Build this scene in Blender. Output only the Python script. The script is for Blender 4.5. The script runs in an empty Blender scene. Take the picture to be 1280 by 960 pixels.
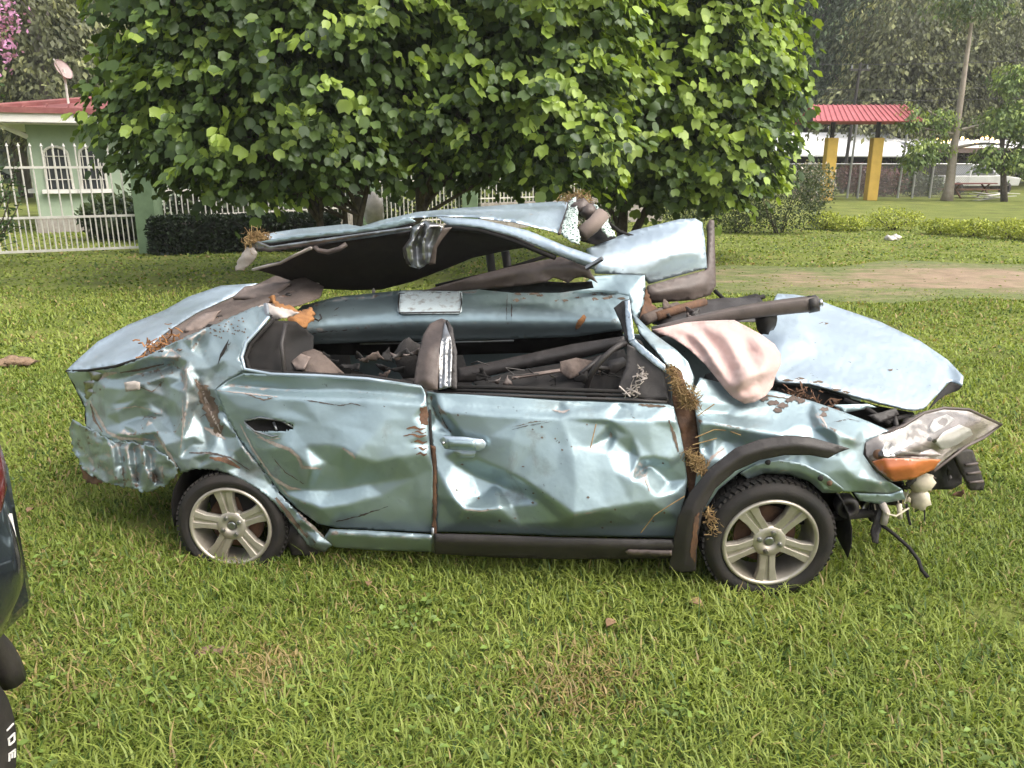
import bpy, bmesh, math, random
import numpy as np
from mathutils import Vector, Matrix, noise
from mathutils.geometry import delaunay_2d_cdt
random.seed(7)
rng = np.random.default_rng(7)
scene = bpy.context.scene
COL = scene.collection

# ------------------------------------------------------------------ camera
CAM_H, PITCH, FPX = 1.85, math.radians(15.5), 1000.0        # focal length in photo pixels (1280 wide)
cam_data = bpy.data.cameras.new('camera')
cam_data.sensor_width = 36.0
cam_data.lens = 36.0 * FPX / 1280.0
cam_data.clip_start = 0.05
cam_data.clip_end = 600.0
cam = bpy.data.objects.new('camera', cam_data)
COL.objects.link(cam)
cam.location = (0, 0, CAM_H)
cam.rotation_euler = (math.radians(90) - PITCH, 0, 0)
scene.camera = cam

# ------------------------------------------------------------------ sky, sun, exposure
SUN_EL, SUN_AZ = math.radians(52), math.radians(118)          # azimuth clockwise from +Y (away from camera)
world = bpy.data.worlds.new('World')
scene.world = world
world.use_nodes = True
wn = world.node_tree
sky = wn.nodes.new('ShaderNodeTexSky')
sky.sky_type = 'NISHITA'
sky.sun_disc = False
sky.sun_elevation = SUN_EL
sky.sun_rotation = SUN_AZ
sky.air_density = 1.6
sky.dust_density = 6.0
sky.ozone_density = 0.6
bg = wn.nodes['Background']
bg.inputs['Strength'].default_value = 0.15
hs = wn.nodes.new('ShaderNodeHueSaturation')                   # thin white overcast
hs.inputs['Saturation'].default_value = 0.38
wn.links.new(sky.outputs[0], hs.inputs['Color'])
wn.links.new(hs.outputs[0], bg.inputs['Color'])
sun_data = bpy.data.lights.new('sun', 'SUN')
sun_data.energy = 0.9
sun_data.angle = math.radians(50)
sun_data.color = (1.0, 0.93, 0.80)
sun = bpy.data.objects.new('sun', sun_data)
COL.objects.link(sun)
sd = Vector((math.sin(SUN_AZ) * math.cos(SUN_EL), math.cos(SUN_AZ) * math.cos(SUN_EL), math.sin(SUN_EL)))
sun.rotation_euler = sd.to_track_quat('Z', 'Y').to_euler()
sun.location = (0, 0, 30)
vs = scene.view_settings
vs.view_transform = 'Standard'
vs.look = 'None'
vs.exposure = 1.0
vs.gamma = 1.0
vs.use_curve_mapping = False
scene.render.engine = 'CYCLES'
scene.cycles.use_denoising = True
scene.cycles.use_adaptive_sampling = True
scene.cycles.adaptive_threshold = 0.02
scene.cycles.max_bounces = 6
scene.cycles.transparent_max_bounces = 12
scene.cycles.caustics_reflective = False
scene.cycles.caustics_refractive = False

# ------------------------------------------------------------------ photo pixel -> direction
SP, CP = math.sin(PITCH), math.cos(PITCH)
def ray(px, py):
    X = (px - 640.0) / FPX; Y = (480.0 - py) / FPX
    return X, CP + Y * SP, -SP + Y * CP
def at_Y(px, py, y):
    rx, ry, rz = ray(px, py); t = y / ry
    return Vector((rx * t, y, CAM_H + rz * t))
def on_ground(px, py, z=0.0):
    rx, ry, rz = ray(px, py); t = (z - CAM_H) / rz
    return Vector((rx * t, ry * t, z))

# ------------------------------------------------------------------ object helpers
def link(o, parent=None):
    COL.objects.link(o)
    if parent is not None: o.parent = parent
    return o
def tag(o, label=None, cat=None, group=None, kind=None):
    if label: o['label'] = label
    if cat: o['category'] = cat
    if group: o['group'] = group
    if kind: o['kind'] = kind
    return o
def empty(name, loc=(0, 0, 0), rz=0.0, label=None, cat=None, group=None):
    o = bpy.data.objects.new(name, None)
    o.empty_display_size = 0.2
    link(o); o.location = loc; o.rotation_euler = (0, 0, rz)
    return tag(o, label, cat, group)
def mesh_obj(name, verts, faces, mat, parent=None, smooth=False, thick=0.0, bevel=0.0, mats=None):
    me = bpy.data.meshes.new(name)
    me.from_pydata([tuple(v) for v in verts], [], [tuple(f) for f in faces])
    me.update()
    if mat is not None: me.materials.append(mat)
    if smooth: me.shade_smooth()
    o = link(bpy.data.objects.new(name, me), parent)
    if thick:
        m = o.modifiers.new('solid', 'SOLIDIFY'); m.thickness = thick; m.offset = -1
    if bevel:
        m = o.modifiers.new('bev', 'BEVEL'); m.width = bevel; m.segments = 2; m.limit_method = 'ANGLE'
    return o
class MB:
    """collects shapes into one mesh"""
    def __init__(s): s.v = []; s.f = []
    def add(s, V, F):
        n = len(s.v); s.v += [tuple(v) for v in V]; s.f += [tuple(i + n for i in f) for f in F]; return s
    def box(s, c, size, rot=None):
        hx, hy, hz = size[0] / 2, size[1] / 2, size[2] / 2
        V = [Vector((x, y, z)) for x in (-hx, hx) for y in (-hy, hy) for z in (-hz, hz)]
        if rot is not None: V = [rot @ v for v in V]
        c = Vector(c)
        return s.add([v + c for v in V], [(0, 1, 3, 2), (4, 6, 7, 5), (0, 4, 5, 1), (2, 3, 7, 6), (0, 2, 6, 4), (1, 5, 7, 3)])
    def tube(s, pts, r, seg=8, cap=True):
        pts = [Vector(p) for p in pts]
        if not hasattr(r, '__len__'): r = [r] * len(pts)
        rings = []; up0 = None
        for i, p in enumerate(pts):
            a = pts[max(i - 1, 0)]; b = pts[min(i + 1, len(pts) - 1)]
            t = (b - a)
            t = t.normalized() if t.length > 1e-9 else Vector((0, 0, 1))
            if up0 is None:
                up0 = t.orthogonal().normalized()
            u = (up0 - t * up0.dot(t))
            u = u.normalized() if u.length > 1e-6 else t.orthogonal().normalized()
            up0 = u; w = t.cross(u)
            rings.append([p + (u * math.cos(2 * math.pi * k / seg) + w * math.sin(2 * math.pi * k / seg)) * r[i] for k in range(seg)])
        V = [v for ring in rings for v in ring]; F = []
        for i in range(len(rings) - 1):
            for k in range(seg):
                a = i * seg + k; b = i * seg + (k + 1) % seg
                F.append((a, b, b + seg, a + seg))
        if cap:
            F.append(tuple(range(seg))[::-1]); F.append(tuple(range((len(rings) - 1) * seg, len(rings) * seg)))
        return s.add(V, F)
    def lathe(s, prof, seg=32, frame=None, close=False):
        """prof: list of (radius, axial); axis = local Y of frame"""
        V = []; F = []; n = len(prof)
        for k in range(seg):
            a = 2 * math.pi * k / seg
            for (r, h) in prof: V.append(Vector((r * math.cos(a), h, r * math.sin(a))))
        for k in range(seg):
            for i in range(n if close else n - 1):
                j = (i + 1) % n
                F.append((k * n + i, k * n + j, ((k + 1) % seg) * n + j, ((k + 1) % seg) * n + i))
        if frame is not None: V = [frame @ v for v in V]
        return s.add(V, F)
    def blob(s, c, rad, seg=10, jit=0.15, seed=0):
        c = Vector(c); V = []; F = []; R = seg // 2 + 1
        for i in range(R + 1):
            th = math.pi * i / R
            for k in range(seg):
                ph = 2 * math.pi * k / seg
                d = Vector((math.sin(th) * math.cos(ph), math.sin(th) * math.sin(ph), math.cos(th)))
                q = 1 + jit * noise.noise(d * 1.7 + Vector((seed * 3.1, seed, 0)))* 2
                V.append(c + Vector((d.x * rad[0], d.y * rad[1], d.z * rad[2])) * q)
        for i in range(R):
            for k in range(seg):
                a = i * seg + k; b = i * seg + (k + 1) % seg
                F.append((a, a + seg, b + seg, b))
        return s.add(V, F)
    def build(s, name, mat, parent=None, smooth=False, bevel=0.0, thick=0.0):
        return mesh_obj(name, s.v, s.f, mat, parent, smooth, thick, bevel)
def copy_obj(o, parent=None, loc=None):
    c = o.copy(); COL.objects.link(c); c.parent = parent if parent is not None else o.parent
    if loc is not None: c.location = loc
    return c
def copy_tree(o, parent=None):
    c = o.copy(); COL.objects.link(c); c.parent = parent
    for ch in list(o.children): copy_tree(ch, c)
    return c

# ------------------------------------------------------------------ materials
def new_mat(name):
    m = bpy.data.materials.new(name); m.use_nodes = True
    nt = m.node_tree
    return m, nt, nt.nodes['Principled BSDF'], nt.nodes['Material Output']
def N(nt, t, **kw):
    n = nt.nodes.new(t)
    for k, v in kw.items():
        if k in n.inputs: n.inputs[k].default_value = v
        else: setattr(n, k, v)
    return n
def ramp(nt, fac, stops):
    r = nt.nodes.new('ShaderNodeValToRGB')
    e = r.color_ramp.elements
    while len(e) < len(stops): e.new(0.5)
    for i, (p, c) in enumerate(stops):
        e[i].position = p; e[i].color = (*c, 1) if len(c) == 3 else c
    nt.links.new(fac, r.inputs[0]); return r.outputs[0]
def mixc(nt, fac, a, b, blend='MIX'):
    m = nt.nodes.new('ShaderNodeMix'); m.data_type = 'RGBA'; m.blend_type = blend
    for sock, val in ((m.inputs[0], fac), (m.inputs[6], a), (m.inputs[7], b)):
        if hasattr(val, 'is_linked'): nt.links.new(val, sock)
        elif isinstance(val, (int, float)): sock.default_value = val
        else: sock.default_value = (*val, 1)
    return m.outputs[2]
def coords(nt, scale=(1, 1, 1)):
    tc = nt.nodes.new('ShaderNodeTexCoord'); mp = nt.nodes.new('ShaderNodeMapping')
    mp.inputs['Scale'].default_value = scale
    nt.links.new(tc.outputs['Object'], mp.inputs[0]); return mp.outputs[0]
def noise_fac(nt, scale, detail=6, rough=0.6, vec=None, dist=0.0):
    n = N(nt, 'ShaderNodeTexNoise'); n.inputs['Scale'].default_value = scale
    n.inputs['Detail'].default_value = detail; n.inputs['Roughness'].default_value = rough
    n.inputs['Distortion'].default_value = dist
    nt.links.new(vec if vec is not None else coords(nt), n.inputs['Vector']); return n.outputs[0]
def bump(nt, bsdf, h, strength, dist=0.01):
    b = N(nt, 'ShaderNodeBump'); b.inputs['Strength'].default_value = strength; b.inputs['Distance'].default_value = dist
    nt.links.new(h, b.inputs['Height']); nt.links.new(b.outputs[0], bsdf.inputs['Normal'])
def simple(name, c1, c2=None, scale=8.0, rough=0.6, metal=0.0, coat=0.0, bmp=0.0, bscale=None, spec=0.5, lo=0.35, hi=0.65):
    m, nt, b, _ = new_mat(name)
    if c2 is None: c2 = tuple(x * 0.8 for x in c1)
    f = noise_fac(nt, scale)
    nt.links.new(ramp(nt, f, [(lo, c1), (hi, c2)]), b.inputs['Base Color'])
    b.inputs['Roughness'].default_value = rough; b.inputs['Metallic'].default_value = metal
    b.inputs['Coat Weight'].default_value = coat; b.inputs['Specular IOR Level'].default_value = spec
    if bmp: bump(nt, b, noise_fac(nt, bscale or scale * 6), bmp)
    return m
def paint_mat(name, base, dirt=0.5, scratch=0.5, wth=0.34):
    m, nt, b, _ = new_mat(name)
    vec = coords(nt)
    big = noise_fac(nt, 2.2, 5, 0.55, vec)
    c = ramp(nt, big, [(0.3, tuple(x * 0.86 for x in base)), (0.7, tuple(min(1, x * 1.12) for x in base))])
    # mud film
    d1 = noise_fac(nt, 3.1, 10, 0.68, vec, 0.4)
    dm = ramp(nt, d1, [(0.60 - 0.06 * dirt, (0, 0, 0)), (0.78, (1, 1, 1))])
    c = mixc(nt, dm, c, (0.105, 0.083, 0.062))
    # mud spots
    sp = noise_fac(nt, 34, 4, 0.6, vec)
    sp2 = noise_fac(nt, 3.0, 2, 0.5, coords(nt, (1, 1, 1.3)))
    spm = ramp(nt, sp, [(0.685, (0, 0, 0)), (0.72, (1, 1, 1))])
    spm2 = ramp(nt, sp2, [(0.45, (0, 0, 0)), (0.62, (1, 1, 1))])
    spk = mixc(nt, 1.0, spm, spm2, 'MULTIPLY')
    c = mixc(nt, spk, c, (0.075, 0.055, 0.042))
    # scrapes along the panel down to primer
    sc = noise_fac(nt, 5.0, 8, 0.75, coords(nt, (1.2, 1.2, 11)))
    scm = ramp(nt, sc, [(0.70 - 0.03 * scratch, (0, 0, 0)), (0.73, (1, 1, 1))])
    c = mixc(nt, scm, c, (0.40, 0.37, 0.35))
    # wear on sharp creases
    at = N(nt, 'ShaderNodeAttribute', attribute_name='wear')
    wn_ = noise_fac(nt, 22, 6, 0.7, vec)
    mul = N(nt, 'ShaderNodeMath', operation='MULTIPLY'); nt.links.new(at.outputs['Fac'], mul.inputs[0]); nt.links.new(wn_, mul.inputs[1])
    wm = ramp(nt, mul.outputs[0], [(wth, (0, 0, 0)), (wth + .1, (1, 1, 1))])
    wcol = ramp(nt, noise_fac(nt, 9, 4, 0.6, vec), [(0.42, (0.10, 0.07, 0.05)), (0.55, (0.38, 0.34, 0.32))])
    c = mixc(nt, wm, c, wcol)
    nt.links.new(c, b.inputs['Base Color'])
    rr = N(nt, 'ShaderNodeMapRange'); nt.links.new(d1, rr.inputs[0]); rr.inputs[1].default_value = 0.35; rr.inputs[2].default_value = 0.75
    rr.inputs[3].default_value = 0.34; rr.inputs[4].default_value = 0.62
    nt.links.new(rr.outputs[0], b.inputs['Roughness'])
    inv = N(nt, 'ShaderNodeMath', operation='SUBTRACT'); inv.inputs[0].default_value = 1.0
    mx = N(nt, 'ShaderNodeMath', operation='MAXIMUM'); nt.links.new(dm, mx.inputs[0]); nt.links.new(wm, mx.inputs[1]); nt.links.new(mx.outputs[0], inv.inputs[1])
    mm = N(nt, 'ShaderNodeMath', operation='MULTIPLY'); nt.links.new(inv.outputs[0], mm.inputs[0]); mm.inputs[1].default_value = 0.72
    nt.links.new(mm.outputs[0], b.inputs['Metallic'])
    cc = N(nt, 'ShaderNodeMath', operation='MULTIPLY'); nt.links.new(inv.outputs[0], cc.inputs[0]); cc.inputs[1].default_value = 0.3
    nt.links.new(cc.outputs[0], b.inputs['Coat Weight']); b.inputs['Coat Roughness'].default_value = 0.16
    bump(nt, b, noise_fac(nt, 60, 5, 0.6, vec), 0.06, 0.004)
    return m
def leaf_mat(name, trans=0.35, gloss=0.06, attr='col', rough=0.45):
    m, nt, b, out = new_mat(name)
    nt.nodes.remove(b)
    at = N(nt, 'ShaderNodeAttribute', attribute_name=attr)
    d = N(nt, 'ShaderNodeBsdfDiffuse'); t = N(nt, 'ShaderNodeBsdfTranslucent'); g = N(nt, 'ShaderNodeBsdfGlossy'); g.inputs['Roughness'].default_value = rough
    tcol = mixc(nt, 1.0, at.outputs['Color'], (1.0, 1.0, 0.45), 'MULTIPLY')
    nt.links.new(at.outputs['Color'], d.inputs[0]); nt.links.new(tcol, t.inputs[0])
    g.inputs[0].default_value = (0.9, 0.95, 1.0, 1)
    m1 = N(nt, 'ShaderNodeMixShader'); m1.inputs[0].default_value = trans
    nt.links.new(d.outputs[0], m1.inputs[1]); nt.links.new(t.outputs[0], m1.inputs[2])
    m2 = N(nt, 'ShaderNodeMixShader'); m2.inputs[0].default_value = gloss
    nt.links.new(m1.outputs[0], m2.inputs[1]); nt.links.new(g.outputs[0], m2.inputs[2])
    nt.links.new(m2.outputs[0], out.inputs[0]); return m

TEAL = (0.335, 0.430, 0.460)
M = {}
M['paint'] = paint_mat('teal_metallic_paint', TEAL, 0.5, 0.4)
M['paint_bad'] = paint_mat('teal_scraped_paint', (0.325, 0.405, 0.43), 1.3, 2.4)
M['paint_clean_skylit'] = paint_mat('pale_teal_skylit_paint', (0.445, 0.53, 0.60), -1.2, -1.0, 0.55)  # same paint with less dirt; sky reflection put into its paler, bluer base
M['trim'] = simple('grey_brown_plastic_trim', (0.044, 0.038, 0.036), (0.027, 0.023, 0.022), 6, 0.55, bmp=0.15, bscale=140)
M['trim_brown'] = simple('weathered_brown_trim', (0.125, 0.096, 0.085), (0.07, 0.054, 0.049), 7, 0.5, bmp=0.12, bscale=90)
M['rubber'] = simple('tyre_rubber', (0.009, 0.0085, 0.008), (0.024, 0.019, 0.016), 9, 0.75, bmp=0.2, bscale=120)
M['black'] = simple('black_interior', (0.006, 0.0055, 0.0055), (0.016, 0.013, 0.012), 7, 0.85)
M['dark_fabric'] = simple('dark_headliner_fabric', (0.026, 0.021, 0.021), (0.038, 0.030, 0.029), 5, 0.95, bmp=0.2, bscale=200)
M['seat'] = simple('grey_seat_fabric', (0.030, 0.027, 0.027), (0.050, 0.044, 0.041), 12, 0.95, bmp=0.3, bscale=150)
M['shelf'] = simple('brown_grey_shelf', (0.15, 0.115, 0.098), (0.085, 0.062, 0.052), 5, 0.9, bmp=0.3, bscale=80)
M['shelf2'] = simple('pale_shelf_panel', (0.24, 0.19, 0.17), (0.17, 0.13, 0.11), 6, 0.85, bmp=0.2, bscale=120)
M['steel'] = simple('bent_bare_steel', (0.42, 0.44, 0.47), (0.22, 0.21, 0.20), 9, 0.28, 0.9, bmp=0.1, bscale=40)
M['rim'] = simple('dirty_alloy', (0.60, 0.56, 0.50), (0.36, 0.32, 0.26), 5, 0.38, 0.6, bmp=0.05, bscale=60)
M['rust'] = simple('rust_brown_metal', (0.17, 0.085, 0.045), (0.08, 0.045, 0.03), 14, 0.85, bmp=0.4, bscale=60)
M['foam'] = simple('orange_brown_foam', (0.36, 0.17, 0.06), (0.22, 0.10, 0.04), 14, 0.95, bmp=0.6, bscale=50)
M['cloth'] = None
M['straw'] = simple('dry_straw', (0.36, 0.25, 0.11), (0.20, 0.12, 0.055), 20, 0.9)
M['pale'] = simple('pale_torn_liner', (0.55, 0.49, 0.45), (0.38, 0.33, 0.30), 12, 0.9)
M['white_plastic'] = simple('yellowed_white_plastic', (0.62, 0.56, 0.44), (0.42, 0.36, 0.27), 12, 0.6)
def cloth_mat():
    m, nt, b, _ = new_mat('pale_pink_nylon')
    f = noise_fac(nt, 5, 5, 0.6)
    nt.links.new(ramp(nt, f, [(0.35, (0.58, 0.415, 0.38)), (0.7, (0.51, 0.335, 0.305))]), b.inputs['Base Color'])
    b.inputs['Roughness'].default_value = 0.85
    b.inputs['Sheen Weight'].default_value = 0.3
    b.inputs['Subsurface Weight'].default_value = 0.08
    b.inputs['Subsurface Radius'].default_value = (0.03, 0.015, 0.01)
    w = N(nt, 'ShaderNodeTexNoise'); w.inputs['Scale'].default_value = 300
    bump(nt, b, noise_fac(nt, 18, 6, 0.6), 0.25, 0.006)
    return m
M['cloth'] = cloth_mat()
def glass_mat(name, col=(1, 1, 1), rough=0.05, mixf=0.85):
    m, nt, b, out = new_mat(name)
    nt.nodes.remove(b)
    t = N(nt, 'ShaderNodeBsdfTransparent'); t.inputs[0].default_value = (*col, 1)
    g = N(nt, 'ShaderNodeBsdfGlossy'); g.inputs['Roughness'].default_value = rough
    fr = N(nt, 'ShaderNodeFresnel'); fr.inputs[0].default_value = 1.5
    mr = N(nt, 'ShaderNodeMapRange'); nt.links.new(fr.outputs[0], mr.inputs[0])
    mr.inputs[3].default_value = 1 - mixf; mr.inputs[4].default_value = 1.0
    s = N(nt, 'ShaderNodeMixShader'); nt.links.new(mr.outputs[0], s.inputs[0])
    nt.links.new(t.outputs[0], s.inputs[1]); nt.links.new(g.outputs[0], s.inputs[2])
    nt.links.new(s.outputs[0], out.inputs[0]); return m
M['glass'] = glass_mat('clear_lens', (0.93, 0.93, 0.92), 0.12, 0.9)
M['amber'] = simple('amber_lens', (0.55, 0.17, 0.055), (0.42, 0.12, 0.045), 9, 0.18, 0.0, 0.6)

# ================================================================== THE WRECKED CAR
# car frame: x along the near flank (tail -> nose), y across the car (0 = near wheel faces), z up
CR = Vector((-1.338, 3.48, 0)); CF = Vector((1.098, 3.10, 0))
EX = (CF - CR).normalized(); EY = Vector((-EX.y, EX.x, 0))
CAR_YAW = math.atan2(EX.y, EX.x)
CEN = Vector((1.23, 0.80, 0.0))
croot = CR + EX * CEN.x + EY * CEN.y
def C(px, py, v):
    """photo pixel + distance v across the car -> point in the car's own frame"""
    if v < 0.5 and py < 640: v = v + 0.075 * min(1.0, (640 - py) / 150.0) * min(1.0, (0.5 - v) / 0.5)      # the flank leans inwards towards the belt line
    rx, ry, rz = ray(px, py)
    t = (v + CR.dot(EY)) / (rx * EY.x + ry * EY.y)
    p = Vector((rx * t, ry * t, CAM_H + rz * t))
    q = p - CR
    return Vector((q.dot(EX) - CEN.x, v - CEN.y, p.z))
car = empty('wrecked_car', croot, CAR_YAW, 'crushed pale teal wrecked car with torn lifted roof standing on the grass', 'car')

def in_poly(P, poly):
    x, y = P[:, 0], P[:, 1]; ins = np.zeros(len(P), bool); n = len(poly)
    for i in range(n):
        x1, y1 = poly[i]; x2, y2 = poly[(i + 1) % n]
        c = ((y1 > y) != (y2 > y))
        with np.errstate(divide='ignore', invalid='ignore'):
            xi = (x2 - x1) * (y - y1) / (y2 - y1 + 1e-12) + x1
        ins ^= c & (x < xi)
    return ins
def seg_dist(P, poly, closed=True):
    d = np.full(len(P), 1e9); n = len(poly)
    for i in range(n if closed else n - 1):
        a = np.array(poly[i]); b = np.array(poly[(i + 1) % n]); ab = b - a
        t = np.clip(((P - a) @ ab) / (ab @ ab + 1e-9), 0, 1)
        d = np.minimum(d, np.linalg.norm(P - (a + t[:, None] * ab), axis=1))
    return d
def panel(name, outline, ctrl=(), mat=None, step=4.0, thick=0.004, smooth=3, crumple=(0.004, 30), fine=0.0, holes=(), parent=None, seed=0, facet=None, jag=0.0):
    """sheet metal: outline of (px, py, v), inner points or crease lines of (px, py, v); crumple = (metres, px size)"""
    parent = parent or car
    rnd = np.random.default_rng(seed + 11)
    out = [(float(a), float(b), float(c)) for a, b, c in outline]
    lines = [l if isinstance(l, list) else [l] for l in ctrl]
    # --- TIN over the control points
    V2 = [Vector(p[:2]) for p in out]; vv = [p[2] for p in out]; E = [(i, (i + 1) % len(out)) for i in range(len(out))]
    for l in lines:
        for k, p in enumerate(l):
            V2.append(Vector(p[:2])); vv.append(p[2])
            if k: E.append((len(V2) - 2, len(V2) - 1))
    def build_tin():
        tv, te, tf, ov, _, _ = delaunay_2d_cdt(V2, E, [], 0, 1e-4)
        tvv = []
        src = np.array([[p.x, p.y] for p in V2]); srcv = np.array(vv)
        for k, p in enumerate(tv):
            if ov[k]: tvv.append(vv[ov[k][0]])
            else:
                d = np.hypot(src[:, 0] - p.x, src[:, 1] - p.y); j = np.argsort(d)[:3]; w = 1 / (d[j] + 0.1)
                tvv.append(float((srcv[j] * w).sum() / w.sum()))
        TV = np.array([[p.x, p.y] for p in tv]); TVV = np.array(tvv)
        def tin(P):
            r = np.full(len(P), np.nan)
            for f in tf:
                a, b, c = TV[f[0]], TV[f[1]], TV[f[2]]
                den = (b[1] - c[1]) * (a[0] - c[0]) + (c[0] - b[0]) * (a[1] - c[1])
                if abs(den) < 1e-9: continue
                l1 = ((b[1] - c[1]) * (P[:, 0] - c[0]) + (c[0] - b[0]) * (P[:, 1] - c[1])) / den
                l2 = ((c[1] - a[1]) * (P[:, 0] - c[0]) + (a[0] - c[0]) * (P[:, 1] - c[1])) / den
                l3 = 1 - l1 - l2
                m = (l1 >= -1e-4) & (l2 >= -1e-4) & (l3 >= -1e-4) & np.isnan(r)
                r[m] = l1[m] * TVV[f[0]] + l2[m] * TVV[f[1]] + l3[m] * TVV[f[2]]
            for k in np.where(np.isnan(r))[0]:
                d = np.hypot(TV[:, 0] - P[k, 0], TV[:, 1] - P[k, 1]); r[k] = TVV[np.argmin(d)]
            return r
        return tin
    tin = build_tin()
    if facet:                                   # extra sharp-edged buckles between the given creases
        fa, fs = facet; o2 = [q[:2] for q in out]; xy = np.array(o2); lo, hi = xy.min(0), xy.max(0)
        cand = rnd.uniform(lo, hi, (int(6 * (hi - lo).prod() / fs ** 2) + 8, 2)); cand = cand[in_poly(cand, o2)]
        for q in cand:
            pts = np.array([[p.x, p.y] for p in V2])
            if np.hypot(pts[:, 0] - q[0], pts[:, 1] - q[1]).min() > fs * 0.55:
                V2.append(Vector((float(q[0]), float(q[1])))); vv.append(float(tin(q[None])[0]) + float(rnd.normal(0, fa)))
        tin = build_tin()
    # --- dense sheet
    B = []
    for i in range(len(out)):
        a = np.array(out[i][:2]); b = np.array(out[(i + 1) % len(out)][:2])
        n = max(1, int(round(np.linalg.norm(b - a) / step)))
        for k in range(n):
            q = a + (b - a) * k / n
            if jag and k: q = q + rnd.normal(0, jag, 2)
            B.append(q)
    B = np.array(B); poly = [tuple(p) for p in B]
    x0, y0 = B.min(0); x1, y1 = B.max(0)
    rows = []; odd = 0; yy = y0 + step * 0.5
    while yy < y1:
        xs = np.arange(x0 + (step * 0.5 if odd else 0), x1, step)
        rows.append(np.stack([xs, np.full(len(xs), yy)], 1)); odd ^= 1; yy += step * 0.87
    G = np.concatenate(rows) if rows else np.zeros((0, 2))
    G = G + rnd.uniform(-0.18, 0.18, G.shape) * step
    if len(G):
        G = G[in_poly(G, poly)]
    if len(G): G = G[seg_dist(G, poly) > step * 0.45]
    P = np.concatenate([B, G])
    nb = len(B)
    dv, de, df, _, _, _ = delaunay_2d_cdt([Vector((float(p[0]), float(p[1]))) for p in P], [(i, (i + 1) % nb) for i in range(nb)], [], 1, 1e-5)
    D = np.array([[p.x, p.y] for p in dv])
    v = tin(D)
    Eg = np.array(de); cnt = np.zeros(len(D)); np.add.at(cnt, Eg[:, 0], 1); np.add.at(cnt, Eg[:, 1], 1)
    def lap(x):
        s = np.zeros(len(D)); np.add.at(s, Eg[:, 0], x[Eg[:, 1]]); np.add.at(s, Eg[:, 1], x[Eg[:, 0]])
        return s / np.maximum(cnt, 1) - x
    for _ in range(smooth): v = v + 0.6 * lap(v)
    amp, size = crumple
    if amp:
        cr = np.empty(len(D))
        for k in range(len(D)):
            q = Vector((D[k, 0] / size, D[k, 1] / size, seed * 1.37))
            d1, _p = noise.voronoi(q)
            cr[k] = d1[0] * 1.1 + 0.8 * noise.noise(q * 0.55) + 0.35 * abs(noise.noise(q * 2.3)) - 0.5
        for _ in range(2): cr = cr + 0.5 * lap(cr)
        v = v + amp * cr
    if fine:
        v = v + fine * np.array([noise.noise(Vector((D[k, 0] / 7, D[k, 1] / 7, seed))) for k in range(len(D))])
    w = np.abs(lap(v)); w = np.clip(w / 0.0042, 0, 1); w[:nb] *= 0.25
    for _ in range(1): w = w + 0.4 * lap(w)
    verts = [C(D[k, 0], D[k, 1], float(v[k])) for k in range(len(D))]
    faces = []
    for f in df:
        if holes:
            c = D[list(f)].mean(0)[None]
            if any(in_poly(c, h)[0] for h in holes): continue
        a, b, c_ = (verts[i] for i in f[:3])
        nrm = (b - a).cross(c_ - a)
        faces.append(tuple(f) if nrm.dot(CAML - a) > 0 else tuple(f)[::-1])
    o = mesh_obj(name, verts, faces, mat, parent, smooth=True, thick=thick)
    PAN[name] = (o, D, v)
    at = o.data.attributes.new('wear', 'FLOAT', 'POINT'); at.data.foreach_set('value', w.astype(np.float32))
    return o
PAN = {}
def decal(name, on, poly, mat, step=3, jag=0.8, lift=0.0025, seed=0, thick=0.0):
    """flat dirt, rust or bare metal patch lying on a built sheet"""
    o, D, v = PAN[on]
    out = []
    for (a, b) in poly:
        d = np.hypot(D[:, 0] - a, D[:, 1] - b); j = np.argsort(d)[:4]; w = 1 / (d[j] + .2); out.append((a, b, float((v[j] * w).sum() / w.sum())))
    q = panel(name, out, [], mat, step=step, thick=thick, smooth=0, crumple=(0, 1), parent=o, seed=seed, jag=jag)
    me = q.data; _, PD, _v = PAN[name]; co = []
    for k in range(len(PD)):
        d = np.hypot(D[:, 0] - PD[k, 0], D[:, 1] - PD[k, 1]); j = np.argsort(d)[:4]; w = 1 / (d[j] ** 2 + .05); co.append(C(PD[k, 0], PD[k, 1], float((v[j] * w).sum() / w.sum()) - lift))
    for k, c in enumerate(co): me.vertices[k].co = c
    me.update(); return q
def streak(name, on, line, w, mat, seed=0, jag=0.7):
    """ragged strip along a line of photo points"""
    L = [np.array(p, float) for p in line]; A = []; B = []
    R_ = random.Random(seed)
    for i, p in enumerate(L):
        t = L[min(i + 1, len(L) - 1)] - L[max(i - 1, 0)]; t = t / (np.linalg.norm(t) + 1e-6); nrm = np.array([-t[1], t[0]])
        h = w * (0.25 if i in (0, len(L) - 1) else R_.uniform(.5, 1.1)) / 2
        A.append(tuple(p + nrm * h)); B.append(tuple(p - nrm * h))
    return decal(name, on, A + B[::-1], mat, 2.5, jag * .5, seed=seed)
_q = Vector((0, 0, CAM_H)) - CR
CAML = Vector((_q.dot(EX) - CEN.x, _q.dot(EY) - CEN.y, CAM_H))
def ctube(name, pts, r, mat, seg=8, parent=None):
    return MB().tube([C(*p) for p in pts], r, seg).build(name, mat, parent or car, smooth=seg > 5)
def cblob(name, px, py, v, rad, mat, seed=0, parent=None, seg=12, jit=0.2):
    return MB().blob(C(px, py, v), rad, seg, jit, seed).build(name, mat, parent or car, smooth=True)
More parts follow.
